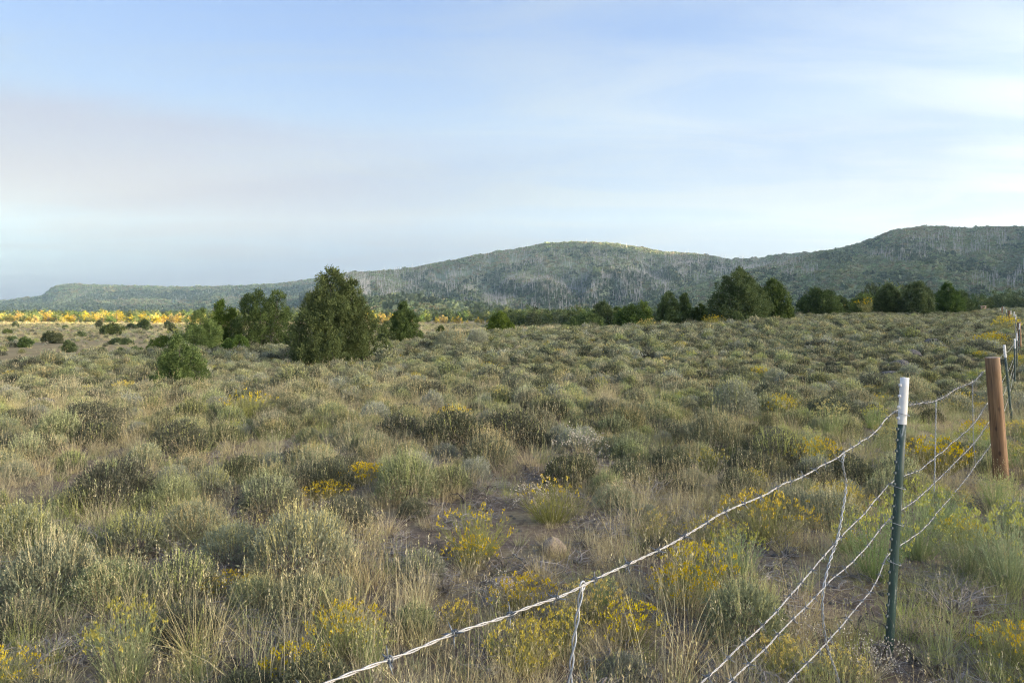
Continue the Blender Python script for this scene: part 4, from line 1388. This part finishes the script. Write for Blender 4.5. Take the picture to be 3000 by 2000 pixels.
# golden trees along the far edge of the valley, the last sun on them
gk = 0
rg = np.random.default_rng(5)
GOLD_MESH = []
for v in range(7):
    lob = [(0, 0, 0, 1, .42)] + [(.30 * math.cos(a), .30 * math.sin(a), 0, .55 + .3 * rg.random(), .26 + .08 * rg.random()) for a in rg.random(4) * 6.28]
    GOLD_MESH.append((make_crown(400 + v, lob, .085, 300, k=4).mesh('crown', [M['golden']]), make_crown(420 + v, lob, .085, 300, k=4).mesh('crown', [M['juniper_far']]),
                      make_trunk(400 + v, lob[:3], 1, .5).mesh('trunk', [M['bark']])))
spots = []
for i in range(150):
    spots.append((rg.uniform(-70, 600), rg.uniform(298, 365)))
for i in range(26):
    spots.append((rg.uniform(1050, 1180), rg.uniform(300, 345)))
for i in range(22):
    spots.append((rg.uniform(1180, 1440), rg.uniform(320, 345)))
for px, d in spots:
    x = (px - CX) / F * d
    z = float(GZ(x, d))
    dark = rg.random() < (.55 if d < 318 else .30)
    h = 2.4 + 4.0 * rg.random() ** 1.6
    h *= (.6 if px > 1180 else .92) * (.85 if dark else 1.0)
    v = gk % 7
    o = link('golden_tree' if not dark else 'pinyon_tree', None, loc=(x, d, z))
    link('crown', GOLD_MESH[v][1 if dark else 0], o)
    link('trunk', GOLD_MESH[v][2], o)
    o.scale = (h * 1.05, h * 1.05, h)
    o.rotation_euler = (0, 0, rg.random() * 6.28)
    if dark:
        tag(o, 'dark green rounded tree in the row along the far meadow edge', 'tree', 'dark trees among the golden row')
    else:
        tag(o, 'golden lit tree in the row along the far meadow edge', 'tree', 'golden trees along the meadow edge')
    gk += 1

# low growth on the valley floor
n = 5200
d = np.sqrt(rg.random(n)) * 260 + 44
x = (rg.uniform(-200, 1700, n) - CX) / F * d
k = (d > crest(x, d) * 1.35)
x, d = x[k], d[k]
cl = fbm(x * .03, d * .03, 12, 3)
k = cl + .35 * rg.random(len(x)) > .58
x, d = x[k], d[k]
n = len(x)
o = scatter('meadow_brush', np.stack([x, d, GZ(x, d) - .03], 1), rg.random(n) * 6.28, np.exp(rg.normal(size=n) * .35) * .8, rg.integers(0, 12, n), [SAGE_FAR[t_, v] for t_ in SK for v in range(3)])
tag(o, 'low grey brush dotting the straw meadow', 'brush', None, 'stuff')

n = 9000
d = np.sqrt(rg.random(n)) * 255 + 40
x = (rg.uniform(-200, 1700, n) - CX) / F * d
k = (d > crest(x, d) * 1.05) & (fbm(x * .06, d * .04, 14, 3) + .3 * rg.random(n) > .5)
x, d = x[k], d[k]
n = len(x)
o = scatter('meadow_grass', np.stack([x, d, GZ(x, d) - .02], 1), rg.random(n) * 6.28, np.exp(rg.normal(size=n) * .3) * (1.0 + d / 120), rg.integers(N_NEAR_GRASS, N_NEAR_GRASS + 5, n), GRASS)
tag(o, 'tan grass of the open meadow on the valley floor', 'grass', None, 'stuff')

# woods on the plain beyond, and the plants of the slopes
TREE_FAR = []
for v in range(6):
    lob = [(0, 0, 0, 1, .30 + .1 * (v % 2)), (.2, .1, 0, .7, .25), (-.2, -.1, 0, .62, .25)]
    TREE_FAR.append(make_crown(600 + v, lob, .14, 60, k=4).mesh('tree_crown', [M['juniper_far']]))
n = 5200
d = rg.uniform(365, 1050, n)
px = rg.uniform(-300, 3300, n)
keep = rg.random(n) < np.where(d < 500, 1, .8)
px, d = px[keep], d[keep]
x = (px - CX) / F * d
a = [(x, d)]
pz = rg.uniform(1440, 1830, 170); dz_ = rg.uniform(215, 360, 170)
a.append(((pz - CX) / F * dz_, dz_))
pz = rg.uniform(2830, 3250, 170); dz_ = rg.uniform(190, 420, 170)
a.append(((pz - CX) / F * dz_, dz_))
pz = rg.uniform(2500, 2700, 60); dz_ = rg.uniform(130, 200, 60)
a.append(((pz - CX) / F * dz_, dz_))
x = np.concatenate([q_[0] for q_ in a]); d = np.concatenate([q_[1] for q_ in a])
n = len(x)
o = scatter('woods', np.stack([x, d, GZ(x, d) - .2], 1), rg.random(n) * 6.28, rg.uniform(3.0, 6.5, n), rg.integers(0, 6, n), TREE_FAR)
tag(o, 'dark green woods on the plain at the foot of the mountains', 'woods', None, 'stuff')


def blob(seed, mat, nl=34):
    r = np.random.default_rng(seed)
    g = Geo()
    c = dome(nl, r) * (.55 + .5 * r.random((nl, 1))) * np.array([.5, .5, .42])
    g_leaves(g, c, dome(nl, r) + r.normal(size=(nl, 3)) * .5, .42, .36, np.clip(.25 + .9 * c[:, 2] + .2 * r.normal(size=nl), 0, 1), r=r)
    return g.mesh('scrub_clump', [M[mat]])


def snag(seed):
    r = np.random.default_rng(seed)
    g = Geo()
    g_tube(g, [[0, 0, -.05], [.01, 0, .5], [.02 * r.normal(), .02 * r.normal(), 1]], [.022, .017, .006], 3, .5 + .3 * r.random(), cap=False)
    for j in range(7):
        z = .35 + .6 * r.random()
        g_strips(g, np.array([[0, 0, z]]), np.array([[r.normal(), r.normal(), .5]]), .10, .010, segs=1, tint=.6, r=r)
    return g.mesh('dead_trunk', [M['snag']])


BLOBS = [blob(i, 'oak') for i in range(4)] + [blob(10 + i, 'scrub_tan') for i in range(2)] + [blob(20 + i, 'fir') for i in range(2)]
SNAGS = [snag(i) for i in range(5)]


def on_hill(name, n, r, vmax=1.02):
    px, X, D, Z, nv = HILL[name]
    nu = len(px)
    # area weighting: pick by depth so that cover is even on the ground
    a = r.random(n) * (nu - 1.001)
    b = r.random(n) * (nv * vmax - 1.001)
    w = D[b.astype(int), a.astype(int)]
    k = r.random(n) < w / D.max()
    a, b = a[k], b[k]
    i, j = b.astype(int), a.astype(int)
    fb, fa = b - i, a - j

    def bl(A):
        return (A[i, j] * (1 - fa) + A[i, j + 1] * fa) * (1 - fb) + (A[i + 1, j] * (1 - fa) + A[i + 1, j + 1] * fa) * fb
    x, d, z = bl(X), bl(D), bl(Z)
    return x, d, z, CX + F * x / d, HY + (EYE - z) / d * F, b / (nv - 1)


def region(px, py, boxes):
    m = np.zeros(len(px))
    for (cx, cy, rx, ry, w) in boxes:
        m = np.maximum(m, w * np.exp(-(((px - cx) / rx) ** 2 + ((py - cy) / ry) ** 2) ** 2))
    return m


def dress(name, n_clump, n_snag, c_size, s_size, boxes, tan_boxes, base_snag=.02, seed=0, open_=.35, fir=0.0):
    r = np.random.default_rng(900 + seed)
    x, d, z, px, py, v = on_hill(name, n_clump, r)
    nz = fbm(px / 35, py / 16, 60 + seed, 4)
    tan_ = region(px, py, tan_boxes) if tan_boxes else np.zeros(len(x))
    k = nz + .45 * r.random(len(x)) - .6 * tan_ > open_
    x, d, z, nz, tan_, px, py, v = x[k], d[k], z[k], nz[k], tan_[k], px[k], py[k], v[k]
    k = slice(None)
    n = len(x)
    s = c_size * np.exp(r.normal(size=n) * .35) * (.6 + .8 * nz)
    idx = np.where(r.random(n) < .10 + .7 * tan_ + .35 * (nz < .42), r.integers(4, 6, n), r.integers(0, 4, n))
    big = fbm(px[k] / 95 + seed, py[k] / 34, 130 + seed, 4) + .25 * r.random(n)
    isf = (big > .68 - fir) & (tan_ < .3) & (v[k] < .9)
    idx = np.where(isf, r.integers(6, 8, n), idx)
    s = np.where(isf, s * .95, s)
    zs_ = np.where(isf, 1.3, .85)
    tag(scatter(name + '_scrub', np.stack([x, d, z - .3], 1), r.random(n) * 6.28, np.stack([s, s, s * zs_], 1), idx, BLOBS),
        {'mesa_hill': 'blue green scrub on the flat topped hill', 'mountain': 'grey green scrub on the central mountain', 'scrub_hill': 'oak scrub covering the right hill', 'foothill': 'dark green oak scrub on the low foothill'}[name], 'scrub', None, 'stuff')
    if n_snag:
        x, d, z, px, py, v = on_hill(name, n_snag, r, .955)
        p = np.maximum(region(px, py, boxes), base_snag) * np.clip((fbm(px / 26, py / 40, 80 + seed, 3) - .28) * 3, 0, 1)
        k = r.random(len(x)) < p
        x, d, z = x[k], d[k], z[k]
        n = len(x)
        s = s_size * .78 * np.exp(r.normal(size=n) * .25)
        tag(scatter(name + '_dead_trees', np.stack([x, d, z], 1), r.random(n) * 6.28, np.stack([s * 1.0, s * 1.0, s], 1), r.integers(0, 5, n), SNAGS, r.normal(size=(n, 2)) * .04),
            {'mesa_hill': 'pale burnt trunks on the flat topped hill', 'mountain': 'stand of pale dead trunks on the central mountain', 'scrub_hill': 'bands of pale dead trunks on the right hill'}[name], 'dead trees', None, 'stuff')


dress('mesa_hill', 60000, 30000, 9, 15, [(600, 850, 900, 30, .6), (250, 870, 120, 25, .5)], [(450, 890, 200, 14, .5)], .03, 1, fir=.06)
dress('mountain', 110000, 110000, 6.6, 17,
      [(1050, 850, 130, 55, .9), (1250, 830, 130, 60, .5), (1450, 840, 160, 70, .45), (1750, 850, 230, 50, 1.0), (1850, 800, 260, 60, .75), (2130, 790, 200, 40, 1.0), (1600, 760, 260, 30, .55), (1500, 890, 200, 40, .5), (1680, 925, 120, 20, .7)],
      [(1360, 790, 90, 22, .8), (1480, 760, 90, 18, .7), (1310, 815, 70, 20, .7), (1650, 775, 90, 8, .6)], .05, 2, fir=.05)
dress('scrub_hill', 120000, 90000, 5.0, 14,
      [(2790, 720, 140, 30, 1.0), (2640, 752, 80, 16, .9), (2920, 705, 70, 24, .8), (2960, 815, 100, 28, .9), (2880, 840, 60, 16, .5), (2340, 800, 50, 22, .5), (2790, 678, 60, 14, .4), (2250, 775, 80, 14, .5)],
      [(2650, 690, 200, 20, .45), (2520, 860, 200, 20, .3)], .0, 3, .30, fir=-.06)
dress('foothill', 16000, 0, 6.0, 0, [], [(1240, 878, 40, 7, .9)], 0, 4, .25)

# ------------------------------------------------------------------ fence
def t_post(p0, p1, white, label, studs=True, group='steel posts along the fence'):
    """steel T post: web and flange, white painted tip, studs, from foot p0 to top p1"""
    p0, p1 = np.asarray(p0, float), np.asarray(p1, float)
    h = float(np.linalg.norm(p1 - p0))
    root = link('steel_post', None, loc=p0)
    ax = Vector(p1 - p0).normalized()
    qz = Vector((0, 0, 1)).rotation_difference(ax)
    # broad face turned to the camera side of the fence line
    root.rotation_mode = 'QUATERNION'
    root.rotation_quaternion = qz @ Quaternion((0, 0, 1), math.atan2(-FENCE_M, 1) * .35 + R(-8))
    tag(root, label, 'fence post', group)

    def shaft(z0, z1, e):
        g = Geo()
        w, d_, th = .0365 + e, .038 + e, .0075 + e
        prof = np.array([[-w / 2, 0], [w / 2, 0], [w / 2, th], [th * .6, th + .004], [th * .5, d_], [-th * .5, d_], [-th * .6, th + .004], [-w / 2, th]])
        prof[:, 1] -= e / 2
        k = len(prof)
        zs = np.linspace(z0, z1, 6)
        V = np.concatenate([np.concatenate([prof, np.full((k, 1), z)], 1) for z in zs])
        q = np.array([[a * k + b, a * k + (b + 1) % k, (a + 1) * k + (b + 1) % k, (a + 1) * k + b] for a in range(5) for b in range(k)])
        g.add(V, [q, (5 * k + np.arange(k))[None]])
        return g
    link('post_shaft', shaft(-.12, h - white, 0).mesh('post_shaft', [M['post_green']]), root)
    link('white_tip', shaft(h - white, h, .0016).mesh('white_tip', [M['post_white']]), root)
    if studs:
        gs = Geo()
        g_box(gs, (0, 0, 0), (.012, .009, .012))
        mg, mw = gs.mesh('stud', [M['post_green']]), gs.mesh('stud', [M['post_white']])
        z = .10
        while z < h - .02:
            for sx_ in (-1,):
                o = link('stud', mw if z > h - white else mg, root, (sx_ * .018, .003 + .001 * sx_, z + (.027 if sx_ > 0 else 0)))
            z += .053
    return root


def wood_post(px, pyb, pyt, pxt, dia, depth, label):
    b = P3(px, pyb, depth)
    t = P3(pxt, pyt, depth)
    h = float(np.linalg.norm(t - b))
    root = link('wooden_post', None, loc=b)
    root.rotation_mode = 'QUATERNION'
    root.rotation_quaternion = Vector((0, 0, 1)).rotation_difference(Vector(t - b).normalized())
    tag(root, label, 'fence post', 'wooden posts along the fence')
    g = Geo()
    n = 26
    th = np.arange(n) / n * 2 * np.pi
    zs = np.concatenate([[-.25], np.linspace(0, h - .02, 14), [h - .006]])
    rr = np.array([dia / 2 * (1.02 - .06 * max(z, 0) / h) for z in zs])
    rr[-1] *= .965
    V = []
    for z, r_ in zip(zs, rr):
        rad_ = r_ * (1 + .035 * (fbm(np.cos(th) * 2 + 7, np.sin(th) * 2 + z * 1.2, 3, 3) - .5) * 2)
        V.append(np.stack([np.cos(th) * rad_, np.sin(th) * rad_, np.full(n, z)], 1))
    m_ = len(zs)
    a, c = np.meshgrid(np.arange(m_ - 1), np.arange(n), indexing='ij')
    q = np.stack([a * n + c, a * n + (c + 1) % n, (a + 1) * n + (c + 1) % n, (a + 1) * n + c], -1).reshape(-1, 4)
    g.add(np.concatenate(V), q)
    link('post_shaft', g.mesh('post_shaft', [M['wood']], True), root)
    g = Geo()
    ring = V[-1].copy()
    g.add(np.concatenate([ring, [[0, 0, h + .002]]]), np.array([[i, (i + 1) % n, n] for i in range(n)]))
    link('post_top', g.mesh('post_top', [M['wood_end']]), root)
    return b, t


def gpost(px, depth, py_b=None):
    x = (px - CX) / F * depth
    return np.array([x, depth, float(GZ(x, depth)) if py_b is None else EYE - (py_b - HY) / F * depth])


T1b, T1t = P3(2604, 1932, 3.28), P3(2651, 1106, 3.28)
t1 = t_post(T1b, T1t, .225, 'nearest green steel post with white tip, leaning right, wires tied to it', group=None)
Wb, Wt = wood_post(2935, 1418, 1045, 2907, .139, 7.24, 'nearest brown wooden post, thick and round with dark knots')
T3b, T3t = P3(2966, 1242, 11.6), P3(2942, 1010, 11.6)
t_post(T3b, T3t, .22, 'leaning steel post with white tip just behind the nearest wooden post', group=None)
line = [('T1', T1b, T1t), ('W', Wb, Wt), ('T', T3b, T3t)]
LABS = ['upright white tipped steel post second behind the nearest wooden post', 'white tipped steel post third behind the nearest wooden post, half hidden', 'white tipped steel post in front of the second wooden post']
for (pxb, pxt, d, pt_), lab in zip([(2974, 2973, 17.4, 992), (2980, 2979, 22, 976), (2986, 2987, 26.3, 947)], LABS):
    b = gpost(pxb, d)
    t = P3(pxt, pt_, d)
    t_post(b, t, .24, lab, False, None)
    line.append(('T', b, t))
for (pxb, pyb, pyt, pxt, dia, d, lab) in [(2988, 1036, 943, 2985, .14, 28.2, 'second wooden post, reddish, behind a white tipped steel post'),
                                         (2957, 948, 909, 2956, .17, 51, 'third wooden post, reddish brown, far along the fence'),
                                         (2936, 926, 898, 2936, .14, 80, 'farthest wooden post at the crest of the rise')]:
    b, t = wood_post(pxb, pyb, pyt, pxt, dia, d, lab)
    line.append(('W', b, t))
for (px, d, pt_, lab) in [(2976, 36, 921, 'white tipped steel post right below the road in the far fence, nearer of two'), (2971, 41, 913, 'white tipped steel post right below the road in the far fence, farther of two'),
                          (2962, 47, 910, 'white tipped steel post just right of the third wooden post'), (2949, 57, 907, 'white tipped steel post left of the third wooden post'),
                          (2944, 66, 900, 'tallest white tip of the cluster at the crest of the rise'), (2940, 73, 898, 'middle white tip of the cluster at the crest of the rise'),
                          (2931, 88, 903, 'leftmost white tip of the cluster at the crest of the rise')]:
    b = gpost(px, d)
    t = P3(px, pt_, d)
    t_post(b, t, .26, lab, False, None)
    line.append(('T', b, t))
line.sort(key=lambda e: e[1][1])


def fhit(px, py):
    z = (FX1 - FENCE_M * FZ1) / ((px - CX) / F - FENCE_M)
    return P3(px, py, z)


def catmull(pts, step):
    pts = np.asarray(pts, float)
    P = np.concatenate([[2 * pts[0] - pts[1]], pts, [2 * pts[-1] - pts[-2]]])
    out = []
    for i in range(1, len(P) - 2):
        p0, p1, p2, p3 = P[i - 1:i + 3]
        ln = np.linalg.norm(p2 - p1)
        k = max(2, int(ln / step))
        t = np.linspace(0, 1, k, endpoint=False)[:, None]
        # centripetal-like tangents keep unequal spans from overshooting
        l0, l1, l2 = np.linalg.norm(p1 - p0), ln, np.linalg.norm(p3 - p2)
        m1 = ((p1 - p0) / l0 * l1 + (p2 - p1)) * .5
        m2 = ((p3 - p2) / l2 * l1 + (p2 - p1)) * .5
        out.append((2 * t ** 3 - 3 * t ** 2 + 1) * p1 + (t ** 3 - 2 * t ** 2 + t) * m1 + (-2 * t ** 3 + 3 * t ** 2) * p2 + (t ** 3 - t ** 2) * m2)
    return np.concatenate(out + [pts[-1:]])


def twisted(g, path, pitch, off, r_, sides=5, step=.006):
    """two strands wound round each other along path"""
    seg = np.linalg.norm(np.diff(path, axis=0), axis=1)
    s = np.concatenate([[0], np.cumsum(seg)])
    ss = np.arange(0, s[-1], step)
    c = np.stack([np.interp(ss, s, path[:, i]) for i in range(3)], 1)
    tan = unit(np.gradient(c, axis=0))
    ref = np.array([0, 0, 1.0]) if abs(tan[:, 2]).mean() < .7 else np.array([1.0, 0, 0])
    a = unit(np.cross(tan, ref))
    b = np.cross(tan, a)
    ph = ss / pitch * 2 * np.pi
    for k in (0, np.pi):
        g_tube(g, c + off * (np.cos(ph + k)[:, None] * a + np.sin(ph + k)[:, None] * b), r_, sides, .3 + .4 * (k > 0))


CLR = np.array([-.012, .026, 0])
FX1, FZ1 = 1.84 - .012, 3.28 + .026     # the wires run on the field side of the posts
WH = [[(700, 2130), (980, 2000), (1205, 1913), (1326, 1862), (1492, 1805), (1703, 1722), (1951, 1601), (2117, 1505), (2290, 1424), (2462, 1333), (2560, 1268)],
      [(1820, 2190), (2054, 2000), (2180, 1885), (2288, 1776), (2380, 1668), (2452, 1586), (2540, 1497)],
      [(1900, 2200), (2136, 2000), (2240, 1902), (2330, 1806), (2410, 1724), (2452, 1684), (2540, 1600)],
      [(2080, 2200), (2305, 2000), (2365, 1940), (2419, 1883), (2500, 1790), (2565, 1710)]]
WR = [[(2700, 1180), (2742, 1174), (2800, 1140), (2850, 1118)], [(2700, 1372), (2745, 1336), (2795, 1293), (2848, 1246)],
      [(2691, 1457), (2745, 1408), (2795, 1357), (2850, 1301)], [(2702, 1553), (2753, 1493), (2800, 1440), (2868, 1350)]]
P_ROW = [1210, 1425, 1531, 1646]        # where the wires cross the nearest steel post
W_ROW = [1090, 1189, 1246, 1314]
FRAC = [1.18, .81, .61, .39]
WN = ['topmost', 'second', 'third', 'lowest']
WPATH = []
barb_g = Geo()
for k in range(2):      # a barb: two wraps and four points
    th = np.linspace(0, 2.2 * np.pi, 16)
    g_tube(barb_g, np.stack([(k - .5) * .005 + th * .0006, np.cos(th) * .0042, np.sin(th) * .0042], 1), .0014, 4)
for dvec in ((.3, .6, .75), (-.2, -.7, .65), (.15, .35, -.9), (-.3, -.5, -.8)):
    dvec = np.array(dvec) / np.linalg.norm(dvec)
    g_tube(barb_g, np.stack([dvec * .003, dvec * .012, dvec * .020]), [.0014, .0013, .0004], 4)
barb_me = barb_g.mesh('barb', [M['barb']])
for w in range(4):
    far = 3.2 if w == 0 else 2.0
    pts = [fhit(*a) for a in WH[w]]
    lean = (T1t - T1b) / np.linalg.norm(T1t - T1b)
    zt = EYE - (P_ROW[w] - HY) / F * 3.28
    pts.append(T1b + lean * (zt - T1b[2]) / lean[2] + CLR + np.array([-.012, .012, 0]))
    pts += [fhit(*a) for a in WR[w]]
    first = pts[0] + (pts[0] - pts[1]) / np.linalg.norm(pts[0] - pts[1]) * .8
    first[2] = pts[0][2] + .01
    pts = [first] + pts
    lean = (Wt - Wb) / np.linalg.norm(Wt - Wb)
    zt = EYE - (W_ROW[w] - HY) / F * 7.24
    pts.append(Wb + lean * (zt - Wb[2]) / lean[2] + np.array([-.064, .060, 0]))
    near_pts = list(pts)
    farp = [pts[-1]]
    for kk, (ty, b, t) in enumerate(line[2:]):
        lean = (t - b) / np.linalg.norm(t - b)
        p = b + lean * min(FRAC[w], np.linalg.norm(t - b) * FRAC[w] / 1.35) + (np.array([-.06, .05, 0]) if ty == 'W' else np.array([-.02, .03, 0]))
        mid = (farp[-1] + p) / 2 - np.array([0, 0, .03])
        farp += [mid, p]
    path = catmull(near_pts, .02)
    # small kinks of old wire
    s_ = np.concatenate([[0], np.cumsum(np.linalg.norm(np.diff(path, axis=0), axis=1))])
    wob = (fbm(s_ * 5, s_ * 0 + w, 17, 3) - .5) * .012
    path[:, 2] += wob
    path[:, 0] += (fbm(s_ * 5, s_ * 0 + w + 9, 19, 3) - .5) * .010
    g = Geo()
    twisted(g, path, .072, .0014, .0013)
    g_tube(g, catmull(farp, .25), .0026, 4)
    o = link('barbed_wire', g.mesh('barbed_wire', [M['galv']], True))
    tag(o, '%s strand of barbed wire, tied to the nearest steel post' % WN[w], 'barbed wire', 'strands of barbed wire')
    WPATH.append(path)
    tan = unit(np.gradient(path, axis=0))
    s0 = .07 * w
    rb_ = np.random.default_rng(w)
    while s0 < s_[-1] - .05:
        i = int(np.searchsorted(s_, s0))
        bo = link('barb', barb_me, o, path[i])
        bo.rotation_euler = Vector(tan[i]).to_track_quat('X', 'Z').to_euler()
        bo.rotation_euler.rotate_axis('X', rb_.random() * 6.28)
        s0 += .125 + rb_.normal() * .006

# wire ties on the nearest post
for w in range(4):
    zt = EYE - (P_ROW[w] - HY) / F * 3.28
    lz = (zt - T1b[2]) * float(np.linalg.norm(T1t - T1b)) / (T1t[2] - T1b[2])
    g = Geo()
    pr = np.array([[-.030, .040], [-.030, .012], [-.027, -.008], [0, -.0055], [.027, -.006], [.030, .012], [.026, .030], [-.010, .046], [-.030, .044], [-.036, .030]])
    zz = lz + np.array([.0, .004, .002, -.004, -.010, -.010, -.006, 0, .004, -.012])
    g_tube(g, np.concatenate([pr, zz[:, None]], 1), .0016, 5)
    link('wire_tie', g.mesh('wire_tie', [M['galv_dull']], True), t1)

# twisted wire stays between the strands
def stay(rows, label, loop=True, scale=1.0):
    pts = [fhit(*a) for a in rows]
    g = Geo()
    twisted(g, catmull(pts, .02), .075, .0031 * scale, .0019 * scale, 6)
    if loop:
        c = pts[0]
        th = np.linspace(0, 2 * np.pi, 16)
        ax = unit(np.array([[FENCE_M, 1, 0]]))[0]
        g_tube(g, c + .0085 * np.cos(th)[:, None] * ax + .0085 * np.sin(th)[:, None] * np.array([0, 0, 1]), .0019 * scale, 6, cap=False)
    tag(link('wire_stay', g.mesh('wire_stay', [M['galv_dull']], True)), label, 'wire stay')


stay([(1706, 1716), (1698, 1760), (1688, 1830), (1679, 1900), (1670, 2000), (1664, 2200)], 'nearest twisted wire stay, looped over the topmost strand at the bottom centre')
stay([(2472, 1331), (2468, 1350), (2479, 1420), (2468, 1500), (2454, 1574), (2428, 1654), (2410, 1747), (2417, 1864), (2457, 2000), (2470, 2120)], 'long bent wire stay crossing all four strands left of the steel post', True, 1.05)
stay([(2742, 1174), (2741, 1260), (2739, 1345), (2737, 1440)], 'straight thin wire stay just right of the steel post', True, .95)
stay([(2849, 1118), (2850, 1200), (2852, 1290), (2858, 1370)], 'thin wire stay just left of the nearest wooden post', True, .95)

# ------------------------------------------------------------------ far end of the fence: road, brace, marker
g = Geo()
rp = [np.array([26, 20.]), np.array([46, 50.]), np.array([72, 85.]), np.array([98, 115.]), np.array([150, 180.]), np.array([205, 245.])]
rp = catmull(np.array([[a, b, 0] for a, b in rp]), 3.0)[:, :2]
tn_ = unit(np.gradient(rp, axis=0))
nr_ = np.stack([tn_[:, 1], -tn_[:, 0]], 1)
V = []
for o_, dz_ in ((0, -.25), (.35, .06), (3.2, .12), (6.4, .06), (6.8, -.25)):
    p = rp + nr_ * o_
    V.append(np.concatenate([p, (H(rp[:, 0] + nr_[:, 0] * 3.2, rp[:, 1] + nr_[:, 1] * 3.2) + .28 + dz_)[:, None]], 1))
V = np.stack(V, 1)
k = len(rp)
q = np.array([[a * 5 + b, a * 5 + b + 1, (a + 1) * 5 + b + 1, (a + 1) * 5 + b] for a in range(k - 1) for b in range(4)])
g.add(V.reshape(-1, 3), q[:, ::-1])
tag(link('road', g.mesh('road', [M['asphalt']])), kind='structure')

b = gpost(2882, 108)
root = tag(link('wooden_brace', None, loc=b), 'small weathered wooden rail frame on the rise beyond the right end of the junipers', 'wooden frame')
for nm, c, s in (('upright', (-.34, 0, .35), (.14, .14, .8)), ('upright', (.34, .1, .30), (.14, .14, .7)), ('rail', (0, .12, .68), (.95, .08, .12)), ('rail', (0, .02, .42), (.80, .08, .12))):
    g = Geo()
    g_box(g, (0, 0, 0), s)
    link(nm, g.mesh(nm, [M['old_wood']]), root, c)
b = gpost(2960, 76)
g = Geo()
g_tube(g, [[0, 0, -.1], [-.12, 0, .25], [-.30, 0, .66]], [.05, .045, .035], 5)
tag(link('marker_stake', g.mesh('marker_stake', [M['yellow']]), loc=b), 'slanting yellow stake behind the far fence posts', 'stake')

# ------------------------------------------------------------------ air
g = Geo()
g_box(g, (0, 20, 255), (8000, 8000, 550))
air = link('haze', g.mesh('haze', []))
m = bpy.data.materials.new('haze_air')
m.use_nodes = True
t = m.node_tree
for n_ in list(t.nodes):
    if n_.type != 'OUTPUT_MATERIAL':
        t.nodes.remove(n_)
pv = t.nodes.new('ShaderNodeVolumePrincipled')
pv.inputs['Color'].default_value = (.52, .78, 1.0, 1)
pv.inputs['Density'].default_value = 8e-5
pv.inputs['Anisotropy'].default_value = 0.0
t.links.new(pv.outputs[0], t.nodes['Material Output'].inputs['Volume'])
air.data.materials.append(m)
tag(air, kind='stuff')
